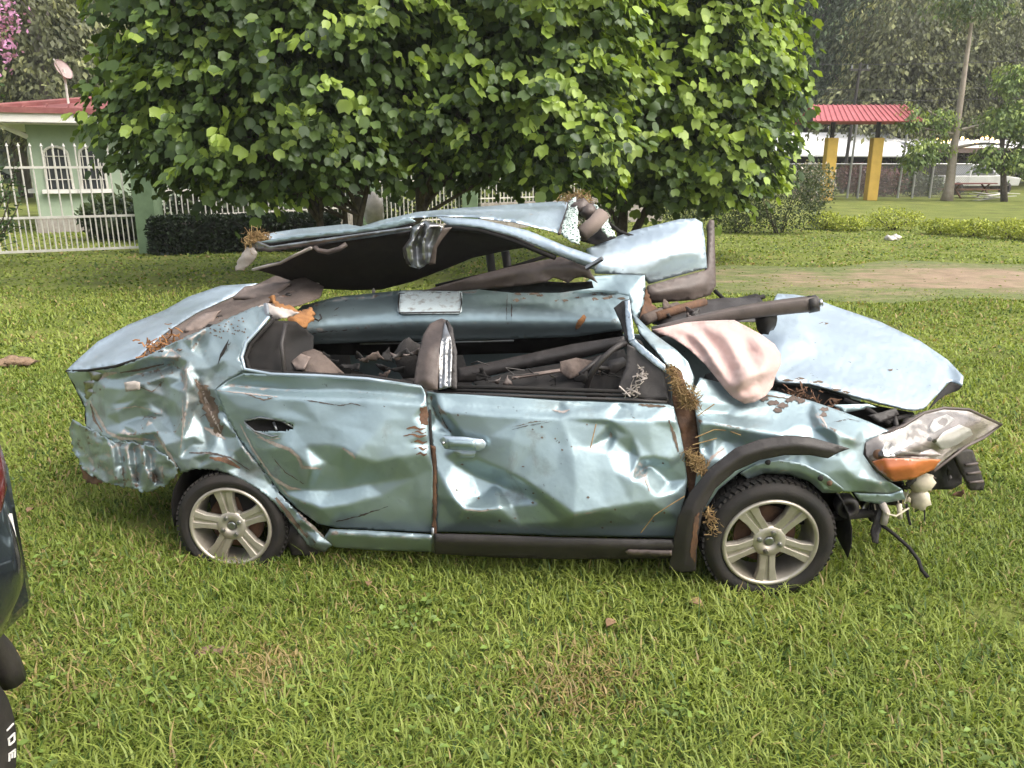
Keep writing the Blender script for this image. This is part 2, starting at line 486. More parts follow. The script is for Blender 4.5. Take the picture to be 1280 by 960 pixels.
def strawball(name, path, n, spread, length, mat, r=0.0013, parent=None, seed=0):
    """dry stalks caught in the metal: path of (px, py, v)"""
    R = random.Random(seed); mb = MB(); pts = [C(*p) for p in path]
    for _ in range(n):
        t = R.random() * (len(pts) - 1.001); i = int(t); p = pts[i].lerp(pts[i + 1], t - i) if len(pts) > 1 else pts[0]
        p = p + Vector([R.gauss(0, spread * s) for s in (1, 0.7, 1)])
        d = Vector([R.gauss(0, 1), R.gauss(0, 0.5), R.gauss(-0.3, 0.9)]).normalized() * length * R.uniform(0.4, 1.2)
        k = Vector([R.gauss(0, 0.3) for _ in range(3)]) * length
        mb.tube([p - d / 2, p + k * 0.35, p + d / 2], r * R.uniform(0.7, 1.6), 3, False)
    o = mb.build(name, mat, parent or car); return o

# ---------------- structure inside: floor pan, bulkheads, far flank
def cbox(name, x0, x1, y0, y1, z0, z1, mat, bevel=0.0, parent=None):
    return MB().box(((x0 + x1) / 2 - CEN.x, (y0 + y1) / 2 - CEN.y, (z0 + z1) / 2), (x1 - x0, y1 - y0, z1 - z0)).build(name, mat, parent or car, bevel=bevel)
cbox('floor_pan', -0.15, 2.15, 0.10, 1.58, 0.22, 0.30, M['black'])
cbox('trunk_floor', -0.55, 0.05, 0.30, 1.50, 0.36, 0.42, M['black'])
cbox('rear_bulkhead', 0.02, 0.08, 0.16, 1.50, 0.36, 0.80, M['black'])
cbox('firewall', 1.98, 2.04, 0.16, 1.50, 0.26, 0.80, M['black'])
cbox('transmission_tunnel', 0.1, 1.95, 0.72, 0.95, 0.30, 0.46, M['dark_fabric'], 0.03)
# far flank, whole skin with sill (unseen side kept simple)
fl = MB()
prof = [(1.60, 0.22), (1.64, 0.42), (1.66, 0.60), (1.63, 0.78), (1.58, 0.84)]
xs = [-0.95, -0.6, -0.3, 0.3, 0.9, 1.5, 2.1, 2.5, 2.9, 3.15]
V = []; F = []
for i, x in enumerate(xs):
    for (y, z) in prof:
        j = 0.03 * noise.noise(Vector((x * 2, z * 4, 3)))
        V.append((x - CEN.x, y + j - CEN.y - (0.25 if i == 0 or i == len(xs) - 1 else 0), z + (0.1 if i in (0, 9) and z < 0.3 else 0)))
n = len(prof)
for i in range(len(xs) - 1):
    for k in range(n - 1): F.append((i * n + k, (i + 1) * n + k, (i + 1) * n + k + 1, i * n + k + 1))
mesh_obj('side_body', V, F, M['paint'], car, True, 0.006)
# seats
def seat(x, y, rake, hz):
    mb = MB()
    mb.box((x - CEN.x, y - CEN.y, 0.42), (0.46, 0.46, 0.16))
    rot = Matrix.Rotation(rake, 3, 'Y')
    mb.box((x - 0.24 - CEN.x, y - CEN.y, 0.62), (0.14, 0.46, hz), rot)
    o = mb.build('seat', M['seat'], car, bevel=0.045); o.data.shade_smooth(); return o
seat(1.05, 0.45, -0.45, 0.40); seat(1.05, 1.15, -0.3, 0.44)
seat(0.38, 0.80, -0.35, 0.36)
# engine block and radiator support in the bay
cbox('engine', 2.25, 2.75, 0.50, 1.25, 0.30, 0.72, M['black'], 0.04)
cbox('battery', 2.45, 2.68, 0.26, 0.44, 0.50, 0.72, M['black'], 0.012)
cbox('radiator_support', 2.93, 2.98, 0.25, 1.42, 0.30, 0.68, M['black'], 0.01)
cbox('bumper_beam', 3.00, 3.08, 0.30, 1.45, 0.36, 0.48, M['black'], 0.02)

# ---------------- wheels
def make_wheel(name, cx, cy, cz, yaw, camber, R=0.290, rr=0.198, wdt=0.185, spin=0.0):
    root = empty(name); root.parent = car
    root.location = (cx - CEN.x, cy - CEN.y, cz)
    root.rotation_euler = (camber, 0, yaw)
    prof = [(rr - 0.004, 0.012), (rr + 0.012, -0.004), (rr + 0.035, -0.012), (R - 0.028, -0.010), (R - 0.010, 0.004), (R - 0.002, 0.022), (R, 0.06),
            (R, wdt - 0.06), (R - 0.006, wdt - 0.02), (R - 0.03, wdt), (rr, wdt - 0.01)]
    ty = MB().lathe(prof, 72).build('tyre', M['rubber'], root, smooth=True)
    tread = MB()
    for k in range(60):                       # raised tread blocks
        a = 2 * math.pi * k / 60
        for row, (h, ww) in enumerate(((0.034, 0.036), (0.085, 0.044), (0.140, 0.044))):
            aa = a + row * 0.045
            c = Vector((math.cos(aa) * (R + 0.001), h, math.sin(aa) * (R + 0.001)))
            rot = Matrix(((math.cos(aa), 0, -math.sin(aa)), (0, 1, 0), (math.sin(aa), 0, math.cos(aa)))) @ Matrix.Rotation(0.35 if row != 1 else -0.2, 3, 'X')
            tread.box(c, (0.010, ww, 0.019), rot)
    tr = tread.build('tread', M['rubber'], root); tr['kind'] = 'stuff'
    rim = MB()
    rim.lathe([(rr + 0.004, 0.004), (rr + 0.001, -0.006), (rr - 0.010, -0.008), (rr - 0.016, 0.004), (rr - 0.020, 0.05), (rr - 0.022, 0.14)], 64)
    ro = rim.build('rim', M['rim'], root, smooth=True)
    for k in range(5):                        # five spokes, each split by a groove
        a0 = spin + 2 * math.pi * k / 5
        mb = MB()
        for s in (-1, 1):
            prof2 = [(0.035, s * 0.018, 0.022, 0.016), (0.080, s * 0.0195, 0.0175, 0.012), (0.130, s * 0.022, 0.0165, 0.004), (rr - 0.008, s * 0.031, 0.024, 0.000)]
            V = []; F = []
            for (r, off, hw, dep) in prof2:
                for (t, dd) in ((-1, 0.016), (-0.75, 0.0), (0.75, 0.0), (1, 0.016), (0.8, 0.035), (-0.8, 0.035)):
                    V.append((r, dep + dd, off + t * hw))
            for i in range(3):
                for j in range(6):
                    A = i * 6 + j; B = i * 6 + (j + 1) % 6; F.append((A, B, B + 6, A + 6))
            rot = Matrix.Rotation(-a0, 3, 'Y')
            mb.add([rot @ Vector(v) for v in V], F)
        rot = Matrix.Rotation(-a0, 3, 'Y')
        V = [rot @ Vector(q) for q in ((.04, .022, -.01), (.04, .022, .01), (rr - .01, .008, .02), (rr - .01, .008, -.02), (.04, .04, -.01), (.04, .04, .01), (rr - .01, .03, .02), (rr - .01, .03, -.02))]
        mb.add(V, [(0, 1, 2, 3), (4, 7, 6, 5), (0, 4, 5, 1), (1, 5, 6, 2), (2, 6, 7, 3), (3, 7, 4, 0)])
        mb.build('spoke', M['rim'], root, smooth=False, bevel=0.002)
    hub = MB().lathe([(0.0, 0.022), (0.026, 0.022), (0.029, 0.010), (0.066, 0.010), (0.074, 0.018), (0.074, 0.05)], 40).build('hub', M['rim'], root, smooth=True)
    MB().lathe([(0.0, 0.014), (0.014, 0.012), (0.020, 0.014), (0.022, 0.022)], 24).build('hub_cap', M['steel'], root, smooth=True)
    for k in range(4):
        a = spin + 0.35 + math.pi / 2 * k
        f = Matrix.Translation((0.046 * math.cos(a), 0, 0.046 * math.sin(a)))
        MB().lathe([(0.0, -0.004), (0.009, -0.002), (0.0115, 0.006), (0.0115, 0.03)], 10, f).build('wheel_nut', M['steel'], root)
    MB().lathe([(0.0, 0.075), (0.125, 0.075), (0.135, 0.085)], 36).build('brake_disc', M['rust'], root, smooth=True)
    return root
pf = C(963, 679, 0.0); pr = C(288, 659, 0.02)
make_wheel('front_wheel', pf.x + CEN.x, 0.0, pf.z, 0.16, 0.07, spin=0.95, R=0.280, rr=0.203)
make_wheel('rear_wheel', pr.x + CEN.x, 0.02, pr.z, 0.10, -0.03, R=0.266, rr=0.197, spin=1.7)
for nm, x, y in (('front_wheel', pf.x + CEN.x, 1.62), ('rear_wheel', pr.x + CEN.x + 0.03, 1.60)):
    w_ = empty(nm); w_.parent = car; w_.location = (x - CEN.x, y - CEN.y, 0.27); w_.rotation_euler = (0, 0, math.pi)
    MB().lathe([(0.195, 0.0), (0.25, -0.012), (0.28, 0.01), (0.288, 0.06), (0.288, 0.13), (0.27, 0.18), (0.19, 0.18)], 48).build('tyre', M['rubber'], w_, smooth=True)
    MB().lathe([(0.0, 0.03), (0.06, 0.02), (0.19, 0.035), (0.197, 0.0)], 40).build('rim', M['rim'], w_, smooth=True)
# wheel houses, black plastic shells round each near wheel
for x, z, r in ((pf.x, pf.z, 0.345), (pr.x, pr.z + 0.03, 0.325)):
    V = []; F = []
    for i in range(19):
        a = math.radians(-12 + 204 * i / 18)
        for y in (0.06, 0.20, 0.34): V.append((x + r * math.cos(a), y - CEN.y, z + r * math.sin(a)))
    for i in range(18):
        for k in range(2): F.append((i * 3 + k, i * 3 + k + 1, i * 3 + k + 4, i * 3 + k + 3))
    nV = len(V); V.append((x, 0.34 - CEN.y, z))
    for i in range(18): F.append((i * 3 + 2, (i + 1) * 3 + 2, nV))
    mesh_obj('wheel_housing', V, F, M['black'], car, True, 0.004)

# ---------------- doors
hole = [(305, 529), (312, 524), (330, 523), (352, 526), (366, 531), (367, 536), (356, 539), (330, 540), (316, 538)]
rd = panel('rear_door', [(304, 467, .04), (330, 468, .04), (360, 469, .045), (400, 471, .045), (460, 474, .045), (500, 478, .04), (527, 483, .04), (531, 491, .03), (535, 510, .02), (537, 554, .0), (541, 585, .0), (541, 626, .015), (541, 666, .045),
     (500, 664, .045), (460, 662, .045), (421, 660, .05), (398, 655, .05), (372, 636, .05), (351, 616, .04), (329, 588, .03), (304, 556, .02), (282, 518, .015), (269, 487, .02), (284, 477, .04)],
    [[(272, 488, .012), (310, 491, .002), (347, 496, -.004), (400, 498, -.012), (460, 500, -.018), (530, 506, -.01)],
     [(288, 482, .065), (320, 485, .065), (360, 488, .06), (400, 489, .05), (440, 489, .05), (490, 492, .045), (526, 496, .045)],
     [(300, 510, -.005), (340, 518, -.012), (400, 530, -.035), (470, 540, -.05), (531, 545, -.02)],
     [(352, 548, -.03), (360, 560, -.055), (374, 572, -.062), (388, 586, -.07)], (372, 592, .0), (352, 580, -.005), (400, 594, -.01),
     [(414, 556, -.055), (430, 560, -.07), (442, 570, -.082)], (448, 590, -.025), (428, 586, -.01), (410, 580, -.02),
     [(470, 578, -.06), (500, 572, -.05), (533, 568, -.025)],
     [(385, 612, .02), (410, 613, .035), (460, 604, .03), (520, 596, .005)],
     [(378, 628, -.012), (400, 636, -.02), (440, 630, -.008), (478, 620, .012)], (450, 645, .03), (510, 630, .03), (520, 650, .04)],
    M['paint'], step=2.8, crumple=(0.004, 34), smooth=1, holes=[hole], seed=1, facet=(0.003, 30))
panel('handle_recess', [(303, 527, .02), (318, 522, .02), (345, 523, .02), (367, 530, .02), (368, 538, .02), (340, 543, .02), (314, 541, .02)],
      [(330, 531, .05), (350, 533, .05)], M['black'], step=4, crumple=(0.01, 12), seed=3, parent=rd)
ctube('torn_handle_rim', [(305, 528, -.012), (318, 539, -.014), (340, 546, -.018), (362, 542, -.018), (368, 535, -.014), (352, 526, -.012), (325, 522, -.008), (306, 526, -.01)], 0.0045, M['steel'], 6, rd)
ctube('latch', [(342, 528, .02), (346, 538, .0)], 0.006, M['steel'], 6, rd)
fd = panel('front_door', [(533, 489, .05), (545, 491, .05), (600, 494, .045), (661, 498, .045), (700, 501, .045), (770, 503, .045), (834, 505, .045), (842, 508, .04), (850, 538, .02), (856, 569, .02), (859, 600, .02), (856, 622, .01), (848, 647, .02), (842, 672, .045),
     (770, 671, .045), (700, 670, .045), (620, 667, .045), (545, 665, .045), (545, 620, .02), (545, 585, .01), (538, 540, .05), (535, 512, .06)],
    [[(552, 514, .0), (600, 518, -.018), (655, 521, -.028), (700, 523, -.03), (762, 525, -.028), (810, 526, -.018), (846, 527, .005)],
     [(575, 505, .03), (655, 511, .02), (690, 514, .02)], (700, 508, .045), (713, 514, -.005), (735, 506, .05), (748, 515, -.005), (775, 508, .05), (800, 515, .02),
     [(538, 500, .085), (546, 520, .095), (557, 534, .085), (567, 543, .06)], (560, 520, .0), (556, 570, .035), (575, 538, -.005),
     (585, 556, .0), (612, 545, -.02),
     [(640, 550, -.045), (700, 556, -.05), (760, 566, -.045)],
     [(600, 574, -.015), (622, 584, -.035), (639, 592, -.055), (660, 604, -.075), (680, 617, -.092), (700, 631, -.11), (717, 644, -.125), (738, 641, -.115), (756, 637, -.105), (790, 631, -.08), (815, 628, -.06), (842, 616, -.01)],
     [(566, 578, .035), (590, 592, .055), (620, 604, .06), (650, 616, .03), (678, 630, -.03)], (700, 652, -.04),
     [(556, 606, -.02), (567, 624, -.045), (580, 637, -.06), (602, 638, -.06), (624, 635, -.055)], (600, 620, .03), (640, 632, .0),
     [(706, 536, -.04), (716, 570, -.072), (720, 605, -.10)], (735, 560, -.045),
     [(760, 530, -.01), (770, 550, -.02)], (765, 545, .02), (790, 545, -.025),
     [(788, 566, -.005), (800, 573, -.035), (818, 572, -.02), (835, 575, -.01)], (802, 590, .045), (812, 582, .03), (840, 585, .02),
     [(806, 594, -.045), (812, 612, -.06), (822, 622, -.05)], (790, 600, -.07), (835, 602, .035),
     [(570, 655, .02), (650, 656, .01), (717, 660, .0), (800, 655, .02)]],
    M['paint'], step=2.8, crumple=(0.004, 40), smooth=1, seed=2, facet=(0.002, 40))
# handle
hd = MB()
a = C(556, 553, -.035); 
panel('door_handle', [(549, 550, -.03), (554, 545, -.045), (580, 546, -.05), (603, 549, -.045), (608, 554, -.04), (606, 561, -.04), (598, 564, -.045), (575, 563, -.045), (556, 561, -.04)],
      [[(562, 553, -.062), (596, 556, -.062)]], M['paint_clean_skylit'], step=3, thick=0.02, crumple=(0, 1), smooth=1, parent=fd)
panel('handle_pull', [(559, 549, -.058), (594, 551, -.06), (596, 562, -.05), (560, 560, -.05)], [[(562, 554, -.072), (592, 557, -.072)]], M['paint'], step=3, thick=0.008, crumple=(0, 1), smooth=1, parent=fd)
panel('handle_cup', [(566, 563, -.01), (598, 564, -.01), (592, 572, .0), (574, 572, .0)], [], M['paint_clean_skylit'], step=4, crumple=(0, 1), parent=fd)
ctube('lock_cylinder', [(554, 554, -.05), (554, 554, -.066)], 0.008, M['steel'], 10, fd)
# rust and mud on the door joint
M['bare'] = simple('bare_primer_scrape', (0.50, 0.44, 0.41), (0.34, 0.27, 0.24), 40, 0.5, 0.2)
M['mudfilm'] = simple('dried_mud_film', (0.16, 0.115, 0.085), (0.095, 0.07, 0.052), 40, 0.9)
M['crackline'] = simple('dark_crack', (0.05, 0.042, 0.04), (0.09, 0.07, 0.06), 30, 0.8)
decal('rust_patch', 'rear_door', [(525, 509), (534, 508), (535, 531), (526, 531)], M['rust'])
for k, (px, py, w) in enumerate(((508, 536, 24), (504, 545, 29), (514, 553, 20), (518, 561, 16), (515, 541, 18), (520, 568, 14))):
    streak('mud_streak', 'rear_door', [(px, py), (px + w * .4, py - 2), (px + w * .7, py + 1), (px + w, py - 1)], 3.2, M['rust'], k)
for k, (ln, w, m_) in enumerate(((((322, 546), (345, 556), (362, 562), (373, 572), (378, 584), (402, 586)), 4.5, 'bare'), (((272, 488), (310, 492), (347, 496)), 2.2, 'bare'), (((380, 500), (400, 503), (425, 507), (440, 504), (458, 509)), 1.6, 'crackline'),
     (((335, 592), (350, 603), (362, 610), (376, 612)), 4, 'bare'), (((318, 540), (332, 550), (350, 548)), 3, 'bare'), (((428, 560), (440, 568), (444, 574)), 5, 'bare'), (((306, 492), (330, 500), (345, 496)), 1.8, 'mudfilm'), (((420, 652), (450, 645), (485, 633)), 2.0, 'crackline'),
     (((340, 571), (356, 590), (380, 605)), 2, 'mudfilm'), (((300, 530), (315, 560), (336, 590), (362, 622)), 2.6, 'bare'))):
    streak('scrape', 'rear_door', ln, w, M[m_], k + 20)
for k, (ln, w, m_) in enumerate(((((690, 512), (704, 515), (712, 512)), 4, 'bare'), (((640, 537), (655, 533), (672, 530), (690, 527)), 1.2, 'crackline'), (((640, 534), (668, 527), (688, 526)), 1.0, 'mudfilm'), (((805, 592), (809, 604), (812, 614)), 5, 'bare'), (((798, 506), (815, 507), (832, 508)), 5, 'mudfilm'), (((836, 525), (843, 545), (848, 565)), 6, 'mudfilm'),
     (((580, 637), (600, 639), (624, 636)), 1.8, 'bare'), (((548, 512), (556, 530), (564, 541)), 1.6, 'mudfilm'))):
    streak('scrape', 'front_door', ln, w, M[m_], k + 40)
RS = random.Random(5)
for k in range(26):
    px, py = RS.uniform(570, 835), RS.uniform(512, 660)
    decal('mud_fleck', 'front_door', [(px - RS.uniform(1, 2.4), py), (px, py - RS.uniform(.8, 2)), (px + RS.uniform(1, 2.6), py + .4), (px, py + RS.uniform(.8, 1.8))], M['mudfilm'], 3, 0.1, seed=k)
ctube('door_seal', [(537, 512, .03), (539, 560, .02), (543, 600, .02), (543, 664, .045)], 0.008, M['black'], 6)
panel('jamb_strip', [(538, 556, .012), (544, 558, .01), (546, 600, .0), (545, 690, .03), (540, 690, .03), (541, 600, .012)], [], M['rust'], step=4, crumple=(0.004, 8), jag=0.5)
# sills
panel('front_sill_cover', [(543, 667, -.01), (620, 669, -.02), (700, 672, -.025), (842, 675, -.02), (842, 683, -.035), (842, 698, .03), (700, 699, .03), (620, 697, .03), (543, 692, .03), (543, 676, -.03)],
      [[(546, 676, -.035), (700, 681, -.045), (840, 684, -.04)]], M['trim'], step=4, thick=0.01, crumple=(0.003, 50), smooth=2)
panel('sill_strip', [(781, 690, -.03), (786, 688, -.04), (840, 689, -.045), (840, 695, -.03), (786, 694, -.03)], [], M['trim_brown'], step=4, thick=0.01, crumple=(0, 1))
panel('rear_sill', [(412, 661, .01), (460, 663, -.0), (541, 668, -.0), (541, 680, .0), (541, 690, .05), (470, 688, .05), (418, 684, .05), (405, 672, .04)],
      [[(416, 666, -.02), (470, 670, -.025), (540, 673, -.02)]], M['paint_bad'], step=3, crumple=(0.008, 14), smooth=1)
ctube('sill_joint', [(541, 660, -.01), (542, 690, .02)], 0.007, M['steel'], 6)

panel('splash_liner', [(342, 628, .10), (360, 632, .09), (380, 652, .09), (398, 672, .09), (404, 688, .1), (388, 696, .1), (366, 694, .1), (352, 668, .1), (346, 645, .11)], [(372, 670, .07)], M['trim'], step=3, thick=0.004, crumple=(0.02, 12), jag=.8, seed=14)
ctube('brake_hose', [(352, 642, .06), (348, 662, .05), (352, 684, .06)], 0.005, M['trim'], 6)
# ---------------- rear quarter, bumper, deck
panel('rear_quarter', [(83, 464, .42), (110, 463, .32), (144, 459, .2), (172, 450, .13), (200, 437, .14), (226, 424, .16), (260, 409, .2), (297, 393, .26), (316, 384, .3), (333, 382, .3),
     (337, 396, .22), (319, 415, .16), (305, 429, .12), (299, 446, .09), (304, 463, .06), (284, 475, .045), (269, 487, .035), (276, 502, .03), (297, 546, .03), (326, 584, .04), (351, 618, .05), (372, 640, .06), (397, 665, .06), (416, 681, .06),
     (405, 690, .08), (388, 684, .08), (365, 655, .05), (341, 626, .03), (319, 609, .02), (297, 597, .015), (272, 588, .01), (247, 586, .01), (226, 591, .01), (222, 584, .0), (207, 570, -.01), (194, 560, .03), (165, 552, .08), (135, 549, .14), (107, 534, .28), (107, 509, .36), (95, 485, .4)],
    [[(215, 437, .17), (206, 446, .09), (214, 455, .19), (224, 446, .1), (236, 452, .08)],
     [(120, 470, .33), (140, 474, .24), (170, 468, .20), (200, 462, .2), (226, 462, .12)], (130, 484, .22), (118, 492, .31),
     [(150, 486, .18), (180, 480, .1), (208, 470, .08)],
     [(232, 462, .03), (233, 490, .0), (231, 520, -.02), (228, 550, -.02), (224, 574, -.01)],
     [(140, 505, .2), (170, 500, .13), (205, 495, .09)],
     [(150, 530, .15), (180, 522, .14), (210, 520, .1)],
     [(120, 520, .27), (128, 536, .2), (150, 541, .1), (176, 543, .03), (196, 540, .0), (205, 556, -.03)], (190, 552, .08),
     [(248, 470, .07), (252, 500, .075), (252, 530, .07), (258, 556, .05)], (262, 520, .05), (270, 540, .05), (240, 556, .03), (283, 562, .03),
     [(240, 572, -.01), (262, 566, .0), (290, 575, .01)], (310, 592, .03),
     (262, 430, .14), (290, 418, .16), (280, 450, .08), (255, 448, .1), (310, 400, .22)],
    M['paint_bad'], step=2.6, crumple=(0.002, 18), smooth=0, fine=0.0006, seed=5, jag=0.6, facet=(0.018, 17))
panel('pillar_slit', [(286, 424, .135), (281, 432, .12), (275, 443, .10), (272, 456, .07), (277, 447, .09), (283, 436, .115)], [], M['black'], step=3, crumple=(0, 1))
panel('paper_tag', [(155, 478, .09), (168, 476, .09), (175, 478, .075), (175, 487, .07), (157, 490, .09)], [], M['pale'], step=4, thick=0.001, crumple=(0.004, 9))
decal('mud_scrape', 'rear_quarter', [(243, 474), (262, 487), (270, 506), (279, 536), (272, 546), (259, 524), (250, 500)], M['mudfilm'], 3, 1.6, seed=3)
for k, (ln, w, m_) in enumerate((((( 246, 476), (254, 492), (262, 512), (276, 540)), 5, 'bare'), (((250, 522), (262, 515), (275, 508)), 2.5, 'crackline'), (((255, 534), (266, 540), (282, 549)), 6, 'bare'), (((112, 500), (122, 520), (134, 540), (150, 548), (176, 549), (196, 551)), 4, 'bare'),
     (((194, 543), (203, 556), (214, 572), (221, 583)), 4, 'bare'), (((113, 505), (118, 525), (128, 540)), 5, 'mudfilm'), (((228, 500), (229, 530), (226, 560)), 3, 'bare'), (((150, 466), (175, 462), (205, 455)), 5, 'mudfilm'), (((120, 476), (132, 468), (146, 466)), 6, 'bare'), (((262, 572), (282, 575), (300, 585)), 8, 'rust'),
     (((236, 566), (262, 566), (288, 572), (312, 588)), 3, 'crackline'), (((205, 446), (214, 437), (226, 446)), 4, 'bare'), (((160, 478), (190, 490), (205, 476)), 2, 'mudfilm'), (((345, 622), (362, 645), (384, 672)), 9, 'mudfilm'), (((372, 640), (390, 658), (410, 676)), 4, 'bare'), (((140, 512), (170, 508), (190, 512)), 1.6, 'bare'))):
    streak('scrape', 'rear_quarter', ln, w, M[m_], k + 60)
for k in range(40):
    px, py = RS.uniform(262, 312), RS.uniform(396, 424)
    decal('mud_fleck', 'rear_quarter', [(px - RS.uniform(.6, 2), py), (px, py - RS.uniform(.6, 1.6)), (px + RS.uniform(.6, 2), py + .3), (px, py + RS.uniform(.6, 1.4))], M['mudfilm'], 3, 0.1, seed=k)
panel('rear_bumper', [(90, 524, .4), (107, 534, .26), (135, 549, .13), (165, 552, .07), (194, 560, .02), (207, 570, -.02), (222, 584, -.01), (216, 598, .0), (208, 606, .04), (185, 615, .07), (163, 610, .09), (129, 603, .17), (104, 588, .3), (91, 560, .4), (87, 540, .43)],
    [[(100, 545, .34), (112, 570, .27), (125, 592, .2)], [(138, 556, .09), (142, 578, .09), (146, 600, .1)], [(148, 558, .14), (152, 580, .13), (156, 602, .13)], [(158, 560, .06), (161, 580, .05), (165, 603, .07)],
     [(168, 562, .11), (171, 582, .1), (174, 605, .1)], [(178, 564, .03), (181, 584, .03), (184, 608, .05)], [(189, 570, .08), (191, 588, .07), (194, 606, .07)], [(204, 578, -.01), (203, 592, .0)]],
    M['paint_bad'], step=2.6, crumple=(0.003, 13), smooth=0, seed=6, jag=1.0, facet=(0.018, 11))
panel('torn_bumper_edge', [(100, 583, .33), (116, 594, .26), (128, 602, .2), (122, 607, .22), (108, 603, .3), (103, 595, .33)], [], M['rust'], step=3, crumple=(0.02, 6), jag=1.5)
panel('tail_panel', [(84, 466, .44), (95, 486, .44), (107, 510, .40), (107, 530, .42), (112, 532, .6), (122, 520, .9), (122, 490, .9), (100, 462, .7)], [], M['black'], step=6, crumple=(0.01, 20))
for k, (px, py, v, s) in enumerate(((104, 470, .37, .03), (112, 482, .34, .026), (118, 470, .30, .03), (113, 492, .34, .02))):
    panel('torn_metal', [(px - 8, py - 5, v + .03), (px + 2, py - 8, v), (px + 10, py - 2, v - .02), (px + 6, py + 6, v), (px - 5, py + 7, v + .02)], [(px, py, v - .03)], M['steel'], step=3, crumple=(0.012, 6), seed=k, jag=1)
panel('trunk_lid', [(83, 463, .46), (94, 452, .6), (122, 427, .82), (160, 406, 1.0), (190, 394, 1.12), (207, 387, 1.22), (235, 371, 1.4), (276, 357, 1.52), (322, 354, 1.52), (291, 370, 1.28), (247, 390, .93), (210, 413, .58), (190, 430, .36), (172, 448, .17), (144, 457, .2), (110, 462, .33)],
    [[(110, 455, .5), (150, 440, .45), (180, 430, .46)], [(130, 436, .7), (170, 418, .72), (205, 404, .78)], [(175, 405, .97), (215, 391, 1.05)], (240, 380, 1.18), (275, 364, 1.42), [(140, 450, .30), (165, 444, .28)]],
    M['paint_clean_skylit'], step=4, crumple=(0.006, 38), smooth=2, seed=9, facet=(0.012, 30))
ctube('trunk_lid_edge', [(83, 464, .45), (110, 463, .32), (144, 458, .19), (172, 449, .16)], 0.007, M['black'], 6)
panel('parcel_shelf', [(170, 449, .19), (190, 431, .38), (210, 414, .60), (247, 391, .95), (291, 371, 1.30), (322, 355, 1.5), (345, 344, 1.45), (380, 346, 1.3), (405, 358, 1.1), (400, 372, .85), (372, 382, .65), (335, 387, .5), (300, 396, .45), (262, 411, .36), (228, 427, .28), (196, 443, .22)],
    [(300, 380, 1.02), (340, 365, 1.15), (260, 400, .72), (230, 415, .5)], M['shelf'], step=4, crumple=(0.03, 22), smooth=2, seed=12)
panel('shelf_panel', [(290, 372, 1.17), (306, 358, 1.34), (340, 353, 1.3), (362, 354, 1.15), (345, 367, 1.0), (318, 371, 1.0)], [], M['shelf2'], step=4, thick=0.02, crumple=(0.004, 20))
panel('shelf_panel', [(229, 414, .44), (235, 404, .58), (256, 391, .8), (276, 388, .78), (266, 400, .58), (248, 412, .42)], [], M['shelf2'], step=4, thick=0.02, crumple=(0.006, 20), seed=4)
RD = random.Random(15)
for k in range(22):
    t_ = RD.random(); px = 205 + 175 * t_ + RD.uniform(-14, 14); py = 432 - 70 * t_ + RD.uniform(-9, 9); vv_ = .30 + .78 * t_ - (py - (432 - 70 * t_)) * .022 - .05; s_ = RD.uniform(3, 9)
    panel('torn_shard', [(px - s_, py + 1, vv_), (px - s_ * .2, py - s_ * .4, vv_ + .03), (px + s_, py - 1, vv_ + .01), (px + s_ * .3, py + s_ * .35, vv_ - .03)], [], M[RD.choice(('shelf', 'trim', 'black', 'shelf2', 'rust', 'trim_brown', 'black'))], step=3, thick=.006, crumple=(.012, 6), jag=.7, seed=k)
strawball('dry_leaf_litter', [(180, 444, .18), (200, 432, .27), (225, 420, .34)], 70, 0.03, 0.06, M['foam'], r=0.003, seed=3)['kind'] = 'stuff'
panel('torn_foam', [(335, 372, .75), (348, 378, .7), (375, 388, .62), (390, 384, .62), (393, 398, .5), (378, 410, .4), (362, 405, .4), (356, 395, .45), (345, 386, .6)], [(370, 396, .42)], M['foam'], step=3, thick=0.02, crumple=(0.03, 9), jag=1.4, seed=2)
panel('torn_liner_flap', [(318, 384, .42), (332, 380, .45), (356, 386, .4), (374, 391, .36), (356, 398, .34), (343, 402, .34), (336, 395, .36)], [(350, 392, .3)], M['pale'], step=3, thick=0.006, crumple=(0.012, 10), jag=1.0)
ctube('bent_strip', [(332, 380, .28), (334, 392, .25), (338, 396, .23)], 0.012, M['steel'], 5)
# seal round the rear window opening
ctube('window_seal', [(336, 396, .215), (322, 413, .165), (308, 428, .125), (302, 446, .095), (306, 462, .065), (340, 468, .05), (400, 470, .05), (460, 474, .05), (527, 484, .05)], 0.009, M['paint_clean_skylit'], 8)
ctube('window_seal_inner', [(342, 398, .235), (328, 414, .185), (314, 430, .145), (307, 446, .12), (312, 462, .08), (345, 466, .075), (460, 471, .075), (525, 481, .075)], 0.010, M['black'], 8)
# things showing through the rear window opening
panel('inner_quarter', [(306, 462, .10), (304, 440, .14), (318, 420, .2), (340, 400, .26), (370, 402, .3), (392, 420, .4), (390, 466, .2), (350, 468, .1)], [(340, 440, .16)], M['black'], step=5, crumple=(0.02, 22))
ctube('inner_post', [(357, 405, .22), (352, 430, .14), (356, 467, .07)], 0.011, M['trim'], 8)
panel('rag', [(367, 458, .2), (378, 440, .28), (392, 436, .3), (402, 440, .28), (418, 455, .2), (430, 467, .14), (400, 469, .1), (380, 465, .12)], [(390, 450, .16), (405, 455, .14)], M['shelf'], step=3, thick=0.006, crumple=(0.03, 12), seed=7)
panel('crumpled_card', [(364, 452, .18), (376, 442, .2), (388, 446, .18), (380, 462, .12), (370, 462, .14)], [], M['shelf2'], step=3, crumple=(0.02, 10), seed=8)
cblob('headrest', 512, 450, .40, (0.075, 0.06, 0.10), M['seat'], 3)
